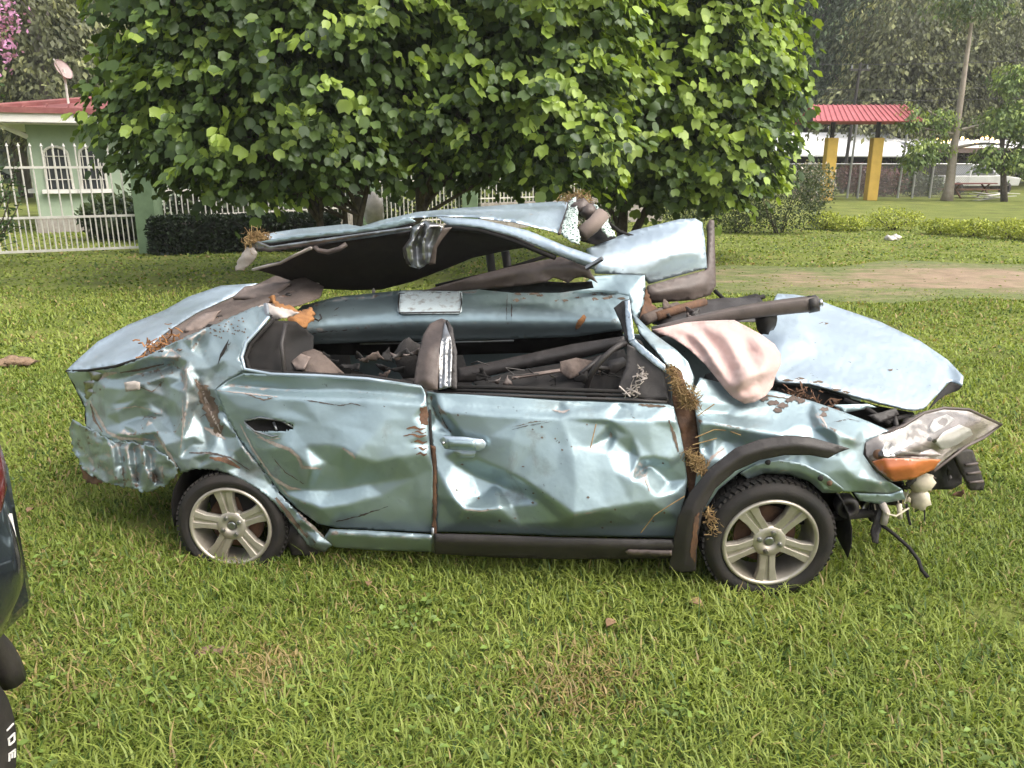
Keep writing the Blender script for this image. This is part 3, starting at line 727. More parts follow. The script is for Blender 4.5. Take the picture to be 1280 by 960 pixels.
# ---------------- the panel folded over the cabin, with the number plate patch
panel('folded_panel', [(362, 396, .98), (378, 382, 1.04), (420, 371, 1.10), (500, 363, 1.12), (600, 360, 1.12), (680, 360, 1.1), (750, 363, 1.02), (786, 370, .9), (789, 385, .76), (780, 412, .72), (720, 421, .86), (600, 425, .95), (480, 427, .97), (400, 430, .95), (368, 432, .93), (355, 418, .9)],
    [[(372, 402, .84), (430, 393, .88), (520, 387, .88), (620, 386, .87), (700, 388, .83), (760, 392, .74)], [(375, 416, .81), (430, 411, .83), (520, 406, .83), (620, 405, .82), (700, 406, .79), (770, 405, .68)]],
    M['paint'], step=4, crumple=(0.006, 70), smooth=5, seed=21)
panel('folded_panel_underside', [(368, 432, .93), (480, 427, .97), (600, 425, .95), (720, 421, .86), (780, 412, .73), (776, 428, .95), (700, 440, 1.15), (560, 444, 1.2), (440, 444, 1.2), (372, 442, 1.1)], [], M['black'], step=6, crumple=(0.01, 30))
ctube('trim_strip', [(450, 430, .98), (540, 428, .97), (642, 426, .95)], 0.006, M['steel'], 6)
pl = panel('number_plate', [(498, 366, 1.045), (502, 363, 1.055), (574, 363, 1.05), (578, 366, 1.04), (577, 389, .855), (573, 392, .85), (501, 392, .85), (497, 389, .855)], [[(500, 378, .935), (575, 378, .935)]],
    simple('muddy_white_plate', (0.62, 0.70, 0.72), (0.26, 0.24, 0.22), 26, 0.45, lo=0.52, hi=0.72), step=4, thick=0.005, crumple=(0.002, 20), smooth=1)
ctube('plate_border', [(499, 367, 1.03), (576, 366, 1.03), (577, 379, .92), (575, 390, .842), (499, 391, .842), (498, 379, .92), (499, 367, 1.03)], 0.004, M['trim'], 6, pl)
for k in range(16):
    px = RS.uniform(640, 780); py = RS.uniform(366, 376)
    decal('mud_patch', 'folded_panel', [(px - RS.uniform(2, 6), py), (px + 2, py - RS.uniform(1, 2.5)), (px + RS.uniform(3, 8), py + 1), (px - 1, py + RS.uniform(1, 3))], M['mudfilm'], 3, 0.3, seed=k)
decal('mud_patch', 'folded_panel', [(722, 400), (730, 393), (733, 397), (726, 408), (719, 414)], M['foam'], 2.5, 0.6)
for k, ln in enumerate((((418, 388), (424, 384)), ((634, 366), (633, 400)), ((640, 368), (639, 405)), ((415, 395), (423, 394)), ((372, 418), (400, 414), (440, 412)))):
    streak('scratch_line', 'folded_panel', [ln[0], tuple((np.array(ln[0]) + np.array(ln[-1])) / 2), ln[-1]], 1.4, M['crackline'], k)
ctube('bent_hook', [(386, 392, .62), (393, 398, .6), (398, 401, .6), (402, 398, .62), (400, 393, .64)], 0.005, M['black'], 6)
ctube('bent_hook', [(362, 404, .42), (376, 399, .5), (392, 391, .6)], 0.008, M['black'], 6)
# ---------------- roof torn upward
panel('roof_skin', [(328, 294, .92), (345, 290, 1.1), (372, 286, 1.3), (433, 280, 1.5), (451, 283, 1.5), (477, 275, 1.5), (521, 265, 1.6), (574, 260, 1.65), (661, 254, 1.68), (711, 251, 1.62), (706, 270, 1.3), (700, 292, 1.0), (682, 287, .93), (640, 277, .86), (590, 271, .82), (548, 270, .8), (515, 272, .8), (480, 281, .8), (440, 289, .82), (380, 295, .84), (340, 301, .86)],
    [[(600, 266, 1.1), (660, 270, 1.12), (695, 280, 1.15)], (690, 262, 1.4), [(440, 285, 1.1), (500, 272, 1.1)]], M['paint_clean_skylit'], step=3, crumple=(0.010, 60), smooth=3, seed=30)
panel('front_pillar', [(546, 271, .80), (600, 274, .78), (660, 288, .72), (708, 308, .66), (752, 323, .6), (744, 338, .59), (726, 331, .61), (692, 317, .64), (646, 297, .69), (600, 285, .74), (560, 282, .77)],
    [[(560, 275, .76), (620, 283, .72), (670, 298, .67), (740, 328, .57)]], M['paint_clean_skylit'], step=3, thick=0.02, crumple=(0.004, 40), smooth=2, seed=31)
ctube('pillar_tip', [(733, 335, .6), (746, 327, .58), (753, 323, .57)], 0.012, M['steel'], 5)
ctube('door_weatherstrip', [(556, 284, .77), (600, 288, .75), (640, 300, .71), (676, 315, .67), (694, 322, .65)], 0.013, M['black'], 8)
# roof rail: light flange, dark gutter, steel inner rail
panel('roof_rail_flange', [(322, 303, .84), (340, 299, .82), (380, 293, .81), (440, 287, .8), (478, 280, .8), (512, 272, .8), (520, 277, .79), (490, 285, .8), (440, 292, .8), (380, 298, .81), (340, 304, .83)], [], M['paint'], step=3, thick=0.006, crumple=(0.005, 30))
panel('roof_gutter', [(318, 305, .86), (340, 303, .85), (380, 297, .84), (440, 291, .83), (490, 284, .83), (518, 277, .83), (520, 283, .82), (470, 291, .83), (420, 297, .84), (370, 303, .85), (335, 309, .86)], [], M['black'], step=4, crumple=(0.004, 20))
panel('roof_inner_rail', [(312, 306, .85), (322, 302, .82), (336, 308, .81), (370, 303, .81), (420, 296, .8), (470, 289, .79), (514, 283, .78), (516, 288, .79), (470, 296, .81), (420, 303, .82), (372, 310, .83), (336, 315, .84), (320, 312, .85)],
      [[(340, 311, .80), (420, 299, .79), (512, 286, .77)]], M['steel'], step=3, thick=0.008, crumple=(0.006, 26), smooth=1, seed=33)
panel('torn_pillar_liner', [(308, 309, .86), (318, 310, .84), (321, 317, .84), (316, 327, .85), (304, 338, .86), (294, 339, .88), (297, 325, .87)], [(308, 322, .82)], M['pale'], step=3, thick=0.008, crumple=(0.025, 8), jag=.8)
strawball('moss_clump', [(310, 302, .84), (322, 296, .86), (334, 298, .9)], 260, 0.018, 0.05, M['straw'], seed=5)['kind'] = 'stuff'
# headliner board hanging from the rail
hl = panel('headliner', [(387, 309, .86), (367, 319, .98), (350, 328, 1.08), (335, 331, 1.12), (315, 336, 1.18), (341, 343, 1.24), (367, 352, 1.32), (402, 361, 1.4), (440, 363, 1.4), (477, 362, 1.38), (516, 352, 1.3), (560, 335, 1.18), (592, 322, 1.1), (640, 312, .95), (668, 308, .8), (642, 297, .76), (600, 288, .78), (561, 287, .8), (530, 288, .81), (470, 295, .84), (430, 301, .85)],
    [(450, 330, 1.12), (520, 318, 1.03), (400, 335, 1.15)], M['dark_fabric'], step=4, thick=0.012, crumple=(0.008, 60), smooth=3, seed=35)
ctube('headliner_torn_edge', [(389, 310, .85), (367, 320, .97), (350, 329, 1.07), (336, 332, 1.11), (316, 337, 1.17)], 0.0085, M['pale'], 6, hl)
ctube('grab_handle', [(393, 308, .82), (398, 313, .82), (410, 315, .80), (424, 311, .80), (433, 305, .81)], 0.013, M['trim_brown'], 8, hl)
cblob('clip', 397, 353, 1.33, (.014, .01, .014), M['pale'], 1, hl, 8); cblob('clip', 467, 365, 1.28, (.01, .01, .025), M['pale'], 2, hl, 8)
# crushed centre pillar end
panel('crushed_pillar', [(514, 284, .76), (532, 275, .77), (553, 282, .74), (552, 294, .72), (546, 306, .72), (541, 326, .72), (532, 331, .73), (523, 336, .74), (512, 333, .76), (505, 322, .76), (503, 311, .76), (512, 298, .75)],
    [[(522, 286, .70), (514, 305, .69), (516, 328, .70)], [(528, 286, .78), (521, 306, .78), (522, 328, .76)], [(536, 283, .69), (529, 303, .68), (530, 324, .69)], [(544, 287, .76), (536, 306, .75), (536, 324, .74)]],
    M['steel'], step=2.5, thick=0.006, crumple=(0.010, 9), smooth=0, seed=36)
panel('pillar_trim_fold', [(503, 311, .74), (513, 297, .735), (524, 281, .735), (530, 281, .73), (518, 300, .72), (511, 318, .72), (514, 332, .73), (508, 330, .74)], [], M['trim'], step=3, thick=0.01, crumple=(0.008, 8))
panel('pillar_inner_flap', [(553, 285, .70), (565, 284, .72), (553, 299, .71), (546, 310, .71), (544, 330, .72), (536, 331, .72), (541, 310, .70)], [], M['trim_brown'], step=3, thick=0.006, crumple=(0.006, 9))
# far posts seen through the gap
for (px0, px1, py0, py1) in ((608, 616, 317, 340), (627, 636, 314, 334)):
    ctube('roof_pillar', [((px0 + px1) / 2, py0, 1.5), ((px0 + px1) / 2 + 3, py1, 1.5), ((px0 + px1) / 2 + 6, 372, 1.5)], 0.028, M['trim'], 6)
ctube('door_frame', [(545, 357, 1.3), (620, 340, 1.2), (690, 318, 1.0)], 0.010, M['black'], 6)
# corrugated header trim
panel('header_trim', [(530, 363, .86), (570, 352, .84), (599, 343, .82), (640, 333, .78), (680, 325, .74), (700, 321, .72), (727, 318, .68), (735, 332, .64), (741, 345, .62), (747, 354, .61), (738, 349, .63), (728, 346, .64), (718, 348, .64), (710, 354, .64), (702, 350, .66), (692, 347, .68), (683, 352, .68), (660, 356, .72), (620, 360, .8), (570, 364, .86)],
    [[(600, 350, .79), (660, 338, .72), (700, 333, .66), (735, 340, .6)], (700, 344, .66), (722, 338, .62), (715, 332, .63)], M['trim_brown'], step=3, thick=0.006, crumple=(0.005, 30), smooth=2, seed=38)
panel('header_shade', [(600, 362, .86), (683, 352, .78), (710, 354, .74), (740, 352, .72), (742, 360, .78), (700, 366, .9), (640, 366, .95)], [], M['black'], step=5, crumple=(0.01, 20))  # black sheet standing in for the shade beneath the header trim
# shattered windscreen remnant with the mirror in it
def crackle():
    m, nt, b, out = new_mat('shattered_glass')
    vo = N(nt, 'ShaderNodeTexVoronoi'); vo.feature = 'DISTANCE_TO_EDGE'; vo.inputs['Scale'].default_value = 55
    nt.links.new(coords(nt), vo.inputs['Vector'])
    lt = ramp(nt, vo.outputs['Distance'], [(0.0, (0.75, 0.82, 0.78)), (0.12, (0.62, 0.72, 0.66)), (0.22, (0.10, 0.16, 0.13))])
    nt.links.new(lt, b.inputs['Base Color']); b.inputs['Roughness'].default_value = 0.25; return m
M['crackle'] = crackle()
panel('shattered_windscreen', [(700, 291, .96), (706, 270, 1.15), (712, 252, 1.3), (720, 246, 1.3), (722, 262, 1.1), (722, 282, .98), (725, 305, .84), (714, 303, .86)], [(714, 275, 1.0)], M['crackle'], step=3, thick=0.006, crumple=(0.02, 10), jag=.9)
panel('shattered_windscreen', [(742, 255, 1.35), (752, 262, 1.3), (757, 270, 1.25), (764, 284, 1.2), (770, 295, 1.15), (760, 297, 1.1), (752, 285, 1.12), (747, 270, 1.2)], [], M['crackle'], step=3, thick=0.006, crumple=(0.02, 10), jag=.9, seed=3)
panel('windscreen_frame', [(697, 292, .93), (704, 272, 1.16), (711, 251, 1.36), (722, 243, 1.45), (742, 253, 1.4), (756, 267, 1.28), (742, 260, 1.36), (722, 250, 1.40), (714, 256, 1.32), (707, 274, 1.12), (701, 292, .92)], [], M['trim_brown'], step=3, thick=0.012, crumple=(0.01, 10))
strawball('dry_grass_tuft', [(704, 250, 1.5), (722, 245, 1.42), (738, 251, 1.38)], 140, 0.018, 0.06, M['straw'], seed=9)['kind'] = 'stuff'
cblob('mirror_pod', 726, 260, 1.22, (.05, .05, .05), M['trim_brown'], 2); cblob('mirror_pod', 736, 265, 1.16, (.045, .05, .04), M['trim_brown'], 4)
ctube('sun_visor', [(727, 293, 1.0), (742, 281, 1.05), (753, 268, 1.1)], 0.042, M['shelf2'], 8)
panel('windscreen_opening', [(722, 300, 1.15), (732, 280, 1.3), (745, 272, 1.35), (758, 290, 1.25), (770, 297, 1.2), (745, 306, 1.1)], [], M['black'], step=5, crumple=(0, 1))
ctube('wiper_arm', [(761, 279, 1.3), (775, 290, 1.3), (792, 296, 1.3)], 0.012, M['black'], 6)
# far front door bent outwards, seen edge-on
panel('bent_door', [(744, 342, 1.02), (733, 311, 1.12), (762, 299, 1.3), (792, 288, 1.38), (849, 274, 1.48), (869, 273, 1.5), (878, 278, 1.5), (881, 300, 1.44), (884, 335, 1.33), (850, 344, 1.24), (811, 355, 1.14), (806, 346, 1.1), (775, 343, 1.04)],
    [[(745, 330, 1.0), (790, 322, 1.08), (840, 316, 1.18), (876, 312, 1.28)], [(760, 308, 1.14), (800, 298, 1.22), (850, 288, 1.32), (874, 285, 1.4)]], M['paint_clean_skylit'], step=4, thick=0.05, crumple=(0.004, 60), smooth=5, seed=41)
panel('door_moulding', [(809, 357, 1.1), (850, 346, 1.2), (884, 337, 1.3), (886, 318, 1.38), (885, 280, 1.5), (888, 274, 1.52), (893, 276, 1.52), (894, 320, 1.42), (895, 357, 1.32), (888, 369, 1.27), (868, 375, 1.2), (840, 377, 1.14), (815, 379, 1.1), (808, 370, 1.08)],
    [[(815, 366, 1.04), (850, 360, 1.12), (885, 352, 1.24)]], M['trim_brown'], step=4, thick=0.03, crumple=(0.004, 40), smooth=3, seed=42)
panel('torn_fender_sheet', [(715, 367, .92), (742, 345, .98), (775, 343, 1.0), (806, 344, .98), (807, 360, .95), (804, 385, .9), (798, 402, .86), (790, 398, .86), (786, 370, .88), (750, 365, .95)], [], M['paint'], step=4, crumple=(0.006, 40), smooth=2, seed=43)
panel('sheet_torn_end', [(798, 400, .84), (804, 382, .88), (808, 358, .94), (815, 380, .98), (822, 385, .96), (812, 405, .85), (803, 410, .82)], [], M['rust'], step=3, thick=0.01, crumple=(0.02, 8), jag=.8)
# ---------------- cabin front: dash, steering wheel, A-post stump
panel('dash_beam', [(572, 460, .62), (615, 452, .6), (715, 430, .56), (780, 420, .5), (783, 433, .48), (715, 451, .52), (640, 464, .55), (612, 470, .56), (600, 478, .56), (572, 478, .58)],
      [[(575, 468, .56), (640, 456, .52), (715, 440, .48), (780, 427, .44)]], M['trim'], step=4, thick=0.05, crumple=(0.004, 40), smooth=2, seed=44)
panel('dashboard_rubble', [(590, 478, .5), (640, 464, .52), (715, 452, .5), (780, 436, .46), (792, 470, .3), (780, 488, .2), (700, 490, .2), (600, 486, .25)], [(660, 476, .32), (730, 470, .3), (700, 465, .42)], M['black'], step=4, crumple=(0.05, 16), seed=45)
tc_ = C(768, 462, .36)
sw = MB(); fr_ = Matrix.Translation(tc_) @ Matrix.Rotation(0.9, 4, 'Z') @ Matrix.Rotation(0.5, 4, 'X')
sw.lathe([(0.165 + 0.014 * math.cos(t), 0.014 * math.sin(t)) for t in np.linspace(0, 2 * math.pi, 9)[:-1]], 40, fr_, True)
sw.box(fr_ @ Vector((0, 0, 0)), (0.10, 0.04, 0.10), fr_.to_3x3())
for a in (0.3, math.pi - 0.3, -math.pi / 2): sw.tube([fr_ @ Vector((0, 0, 0)), fr_ @ Vector((0.16 * math.cos(a), 0, 0.16 * math.sin(a)))], 0.012, 6)
sw.build('steering_wheel', M['trim'], car, smooth=True)
panel('broken_trim', [(700, 452, .36), (720, 447, .38), (745, 452, .34), (724, 470, .28), (712, 474, .26), (700, 466, .3)], [(716, 460, .28)], M['shelf'], step=3, crumple=(0.02, 9), seed=2)
panel('broken_trim', [(745, 458, .3), (752, 448, .32), (750, 470, .25)], [], M['shelf2'], step=3, crumple=(0.006, 9))
ctube('loose_strip', [(640, 472, .3), (680, 466, .3), (700, 463, .32)], 0.010, M['shelf2'], 5)
ctube('column_stalk', [(725, 468, .25), (752, 446, .35)], 0.012, M['trim'], 6)
for k, dy in enumerate((0, 5, 10)):
    ctube('glass_channel', [(548, 484 + dy * .7, .10 - .02 * k), (620, 484 + dy, .10 - .02 * k), (700, 487 + dy, .10 - .02 * k), (790, 490 + dy, .10 - .02 * k), (834, 494 + dy * .9, .09 - .02 * k)], 0.008 if k else 0.011, M['trim'] if k == 2 else M['black'], 6)
panel('mirror_base_panel', [(784, 430, .2), (806, 440, .17), (831, 466, .1), (836, 503, .055), (815, 502, .06), (793, 497, .07), (772, 490, .09), (774, 480, .11), (782, 460, .15)], [(805, 470, .11)], M['trim'], step=4, thick=0.015, crumple=(0.01, 18), seed=4)
strawball('loose_wires', [(800, 462, .12), (804, 472, .09), (795, 488, .06), (780, 492, .06)], 26, 0.012, 0.06, M['pale'], r=0.0028, seed=4)['kind'] = 'stuff'
panel('pillar_stump', [(767, 385, .48), (778, 376, .48), (786, 374, .46), (792, 424, .26), (787, 428, .26), (782, 424, .28), (776, 405, .4)], [[(784, 376, .45), (789, 426, .24)]], M['trim'], step=3, thick=0.012, crumple=(0.006, 12))
panel('pillar_stump_skin', [(781, 376, .44), (787, 375, .43), (793, 423, .22), (786, 428, .22), (782, 402, .33)], [], M['paint_clean_skylit'], step=3, thick=0.006, crumple=(0.004, 12))
panel('front_pillar_base', [(786, 428, .215), (793, 424, .21), (812, 440, .15), (831, 456, .11), (833, 466, .09), (818, 456, .11), (800, 441, .16)], [], M['paint_clean_skylit'], step=3, thick=0.012, crumple=(0.003, 12))
panel('cowl_edge', [(790, 392, .42), (796, 396, .42), (815, 415, .33), (845, 437, .25), (860, 452, .2), (868, 472, .15), (864, 494, .1), (852, 492, .09), (850, 476, .12), (838, 462, .14), (818, 436, .2), (800, 416, .3)], [[(795, 400, .38), (830, 436, .22), (858, 474, .13)]], M['paint_bad'], step=3, thick=0.008, crumple=(0.008, 14), smooth=1, seed=46)
panel('cowl_gap', [(796, 404, .36), (806, 412, .34), (836, 445, .2), (842, 460, .16), (832, 456, .17), (812, 432, .25), (798, 416, .32)], [], M['black'], step=4, thick=0.003, crumple=(0, 1))
# padded centre post stump
bp = panel('centre_post_trim', [(546, 400, .36), (552, 398, .35), (558, 400, .33), (553, 425, .2), (549, 455, .1), (547, 487, .035), (535, 488, .04), (517, 480, .06), (519, 464, .1), (523, 440, .18), (529, 418, .28), (537, 405, .34)],
    [[(535, 440, .13), (531, 475, .03)]], M['trim_brown'], step=3, thick=0.02, crumple=(0.006, 18), smooth=2, seed=50)
panel('centre_post_steel', [(556, 401, .32), (563, 420, .22), (566, 445, .14), (565, 484, .05), (549, 487, .04), (549, 455, .1), (552, 425, .19)], [[(555, 425, .21), (552, 484, .05)], [(557, 425, .18), (556, 484, .025)], [(560, 430, .2), (560, 484, .06)], [(562, 440, .145), (562, 484, .03)]], M['steel'], step=2.5, thick=0.005, crumple=(0.003, 10), smooth=0, seed=51)
panel('centre_post_trim_edge', [(557, 400, .33), (566, 410, .29), (571, 440, .17), (571, 486, .05), (564, 486, .05), (565, 445, .14), (562, 420, .22)], [], M['trim'], step=3, thick=0.015, crumple=(0.004, 14))
# ---------------- rusty hinge gap with straw
panel('hinge_gap', [(838, 455, .12), (850, 462, .12), (862, 492, .10), (870, 520, .07), (874, 560, .06), (870, 612, .05), (860, 622, .05), (860, 600, .05), (856, 569, .05), (850, 538, .05), (842, 508, .07)], [(862, 540, .09), (862, 580, .09)], M['rust'], step=3, crumple=(0.015, 10), jag=.6)
strawball('caught_straw', [(838, 458, .10), (846, 478, .07), (854, 495, .05), (860, 505, .04)], 230, 0.011, 0.055, M['straw'], r=0.0012, seed=11)['kind'] = 'stuff'
strawball('caught_straw', [(848, 486, .05), (862, 492, .04), (868, 505, .03)], 160, 0.014, 0.06, M['straw'], r=0.0013, seed=12)['kind'] = 'stuff'
strawball('caught_straw', [(860, 568, .0), (872, 578, -.005), (880, 592, -.02)], 170, 0.012, 0.06, M['straw'], r=0.0013, seed=13)['kind'] = 'stuff'
for pts in ([(801, 666, -.03), (818, 644, -.06), (838, 631, -.07), (856, 620, -.06)], [(869, 547, -.01), (893, 537, .0), (910, 538, .01), (926, 544, .0)], [(866, 556, -.01), (896, 548, -.01)], [(745, 530, -.05), (738, 560, -.08)], [(872, 520, 0), (893, 505, .02)]):
    ctube('dry_stalk', pts, 0.0026, M['straw'], 5)
# ---------------- front fender, arch trim
fn = panel('front_fender', [(866, 491, .10), (875, 472, .18), (900, 478, .22), (931, 484, .26), (971, 489, .27), (1017, 502, .27), (1055, 515, .26), (1086, 527, .25), (1113, 539, .23), (1092, 547, .16), (1081, 554, .12), (1079, 568, .09), (1092, 587, .10), (1111, 602, .13), (1128, 612, .16),
     (1111, 617, .17), (1067, 615, .06), (1050, 614, .02), (1030, 612, .0), (1018, 597, -.015), (999, 586, -.02), (974, 580, -.02), (945, 580, -.01), (925, 590, .0), (898, 612, .01), (880, 640, .03), (866, 640, .03), (868, 610, .02), (875, 563, .02), (870, 522, .05)],
    [[(876, 500, .07), (920, 506, .12), (965, 506, .17), (1010, 518, .17)], [(874, 527, .005), (900, 531, -.012), (930, 536, -.01), (975, 543, -.02)], [(880, 516, .07), (920, 522, .085), (970, 527, .07), (1000, 532, .06)],
     [(1022, 520, .10), (1030, 532, .02), (1042, 537, .0), (1067, 549, .03)], (1016, 535, .07), (1050, 527, .13), (1075, 535, .15), (880, 560, .05), (890, 575, .0), (905, 550, .05), [(940, 560, .02), (1000, 562, .0), (1050, 572, -.005)],
     (1062, 590, .0), [(1070, 560, .06), (1078, 585, .05), (1100, 604, .07)], (1085, 600, .03), (1040, 590, -.01)],
    M['paint'], step=2.8, crumple=(0.004, 30), smooth=1, seed=60, facet=(0.006, 22))
panel('fender_arch_lip', [(925, 592, -.005), (945, 580, -.022), (974, 574, -.03), (1005, 580, -.03), (1035, 595, -.025), (1055, 612, -.01), (1048, 616, .02), (1028, 616, .03), (1012, 602, .02), (985, 593, .02), (955, 592, .02), (935, 599, .02)], [[(950, 586, -.02), (1000, 590, -.02), (1040, 608, -.01)]], M['paint_bad'], step=3, crumple=(0.004, 14), smooth=1, seed=61)
for (px, py, v) in ((960, 578, -.035), (1037, 604, -.035), (1026, 598, -.03)):
    MB().blob(C(px, py, v), (.012, .008, .012), 8, .1).build('clip', M['rust'] if px > 1030 else M['black'], car, smooth=True)
panel('arch_trim', [(836, 711, .0), (841, 680, -.03), (847, 647, -.04), (862, 616, -.045), (887, 585, -.05), (919, 560, -.05), (950, 549, -.045), (981, 544, -.045), (1012, 546, -.045), (1044, 555, -.045), (1062, 561, -.04), (1048, 566, -.045), (1035, 573, -.045), (1012, 569, -.05), (981, 569, -.05), (950, 575, -.05), (919, 589, -.05), (894, 611, -.05), (879, 638, -.05), (872, 672, -.045), (870, 714, .0), (852, 716, .0)],
    [[(855, 705, -.03), (858, 675, -.06), (868, 632, -.075), (894, 594, -.085), (928, 570, -.085), (960, 560, -.08), (1000, 556, -.08), (1040, 563, -.065)]], M['trim'], step=3, thick=0.012, crumple=(0.004, 26), smooth=2, seed=62)
decal('trim_mud', 'arch_trim', [(862, 690), (868, 650), (874, 640), (872, 670), (869, 705)], M['rust'])
strawball('tyre_straw', [(883, 640, -.035), (893, 655, -.04), (890, 670, -.04)], 90, 0.012, 0.05, M['straw'], seed=15)['kind'] = 'stuff'
for k, (px, py, s) in enumerate(((965, 503, 9), (978, 506, 8), (972, 512, 6), (992, 497, 7), (1001, 500, 6), (1030, 511, 6), (1029, 518, 5), (945, 491, 7), (985, 500, 4), (955, 498, 6))):
    decal('mud_clod', 'front_fender', [(px - s, py + 1), (px - s * .3, py - 2.5), (px + s * .8, py - 1.5), (px + s, py + 2), (px, py + 3.5)], M['shelf'], 2.5, 0.9, 0.006, k)
for k, (ln, w, m_) in enumerate((((( 1022, 516), (1030, 526), (1034, 536)), 3, 'bare'), (((905, 560), (890, 572), (884, 580)), 7, 'bare'), (((1040, 528), (1060, 524), (1075, 526)), 1.3, 'crackline'), (((940, 492), (965, 495), (990, 499)), 3, 'mudfilm'))):
    streak('scrape', 'front_fender', ln, w, M[m_], k)
# ---------------- hood, engine bay edge
panel('hood', [(950, 402, 1.0), (962, 385, 1.25), (972, 367, 1.5), (992, 368, 1.52), (1012, 371, 1.55), (1044, 383, 1.52), (1100, 402, 1.42), (1150, 426, 1.25), (1185, 450, 1.0), (1204, 470, .76), (1203, 482, .7), (1188, 476, .76), (1172, 493, .55), (1155, 510, .4), (1142, 513, .36), (1099, 503, .36), (1055, 491, .38), (1011, 479, .42), (971, 478, .42), (958, 462, .5), (948, 432, .75)],
    [[(975, 465, .5), (1040, 474, .5), (1100, 488, .48), (1145, 502, .44)], [(1000, 400, 1.1), (1080, 425, 1.0), (1160, 465, .78)], (1020, 440, .78), (1090, 460, .72), [(980, 420, .8), (1005, 425, .8)]],
    M['paint_clean_skylit'], step=4, thick=0.012, crumple=(0.005, 70), smooth=2, seed=65, facet=(0.010, 40))
panel('hood_front_lip', [(1188, 477, .74), (1203, 483, .68), (1198, 488, .72), (1182, 494, .6), (1166, 506, .47), (1160, 512, .44), (1172, 494, .56)], [], M['black'], step=4, crumple=(0.01, 12))
panel('engine_bay_shade', [(965, 480, .5), (1011, 484, .48), (1055, 496, .45), (1099, 508, .43), (1142, 516, .45), (1150, 530, .6), (1110, 545, .5), (1060, 524, .45), (1000, 504, .42), (968, 492, .4)], [], M['black'], step=6, crumple=(0.03, 20))  # black sheet painting the shade in the gap between hood and fender
panel('bay_strut', [(1040, 506, .33), (1085, 505, .36), (1096, 509, .36), (1056, 516, .31)], [], M['paint'], step=4, crumple=(0.004, 12))
panel('bay_bracket', [(1085, 520, .30), (1120, 510, .36), (1124, 518, .34), (1100, 528, .28)], [], M['trim'], step=4, thick=0.01, crumple=(0.01, 8))
for k, pts in enumerate(([(1055, 500, .38), (1085, 512, .36), (1112, 530, .33)], [(1115, 512, .4), (1120, 530, .34), (1122, 540, .32)], [(1090, 515, .4), (1105, 528, .34), (1126, 522, .38), (1140, 520, .42)])):
    ctube('hose', pts, 0.012, M['black'] if k != 1 else M['trim'], 8)
strawball('bay_litter', [(985, 490, .35), (1010, 494, .35), (1045, 506, .33)], 50, 0.015, 0.04, M['rust'], r=0.003, seed=17)['kind'] = 'stuff'
for (px, py, k) in ((1000, 473, 0), (1022, 477, 1), (1045, 487, 2), (1058, 490, 3), (985, 475, 4), (1116, 462, 5), (1030, 404, 6)):
    decal('hood_chip', 'hood', [(px - 7, py), (px, py - 1.5), (px + 8, py + .5), (px - 2, py + 1.8)], M['mudfilm'], 2.5, 0.4, seed=k)
# long dark beam lying over the cowl
bm_ = MB(); A = C(816, 416, .62); B = C(1022, 379, .72); d = (B - A).normalized(); u = Vector((0, 0, 1)); u = (u - d * u.dot(d)).normalized(); w = d.cross(u)
V = []; F = []; K = 12
for i in range(K + 1):
    p = A.lerp(B, i / K) + u * 0.02 * math.sin(math.pi * i / K)
    h = 0.026 + 0.010 * i / K
    for (a_, b_) in ((-1, -.7), (-.7, -1), (.7, -1), (1, -.7), (1, .7), (.7, 1), (-.7, 1), (-1, .7)): V.append(p + w * a_ * 0.03 + u * b_ * h)
for i in range(K):
    for j in range(8): F.append((i * 8 + j, i * 8 + (j + 1) % 8, (i + 1) * 8 + (j + 1) % 8, (i + 1) * 8 + j))
F += [tuple(range(8))[::-1], tuple(range(K * 8, K * 8 + 8))]
beam = mesh_obj('pillar_trim_beam', V, F, M['trim_brown'], car, True)
ctube('beam_end_bolt', [(1022, 379, .70), (1028, 378, .70)], 0.02, M['steel'], 8, beam)
ctube('beam_end_collar', [(1010, 381, .712), (1021, 379, .715)], 0.042, M['trim'], 8, beam)
panel('cowl_plastic', [(815, 405, .9), (830, 384, 1.1), (870, 376, 1.2), (905, 372, 1.25), (950, 372, 1.4), (960, 385, 1.2), (950, 402, .95), (900, 402, .8), (850, 408, .7)], [(850, 392, .98), (900, 386, 1.1)], M['trim'], step=4, crumple=(0.04, 20), seed=70)
ctube('frayed_roll', [(806, 400, .8), (830, 390, .95), (846, 384, 1.05)], 0.03, M['shelf'], 8); ctube('frayed_roll', [(820, 396, .85), (850, 386, 1.0), (880, 378, 1.15)], 0.025, M['rust'], 8)
ctube('black_cable', [(893, 363, 1.3), (905, 374, 1.3), (930, 378, 1.35), (955, 370, 1.4)], 0.012, M['black'], 6)
panel('black_flap', [(922, 372, 1.35), (945, 367, 1.42), (958, 372, 1.4), (938, 380, 1.3), (915, 380, 1.28)], [], M['black'], step=4, crumple=(0.02, 9))
cblob('blower_housing', 958, 402, .72, (.05, .04, .06), M['trim'], 6)
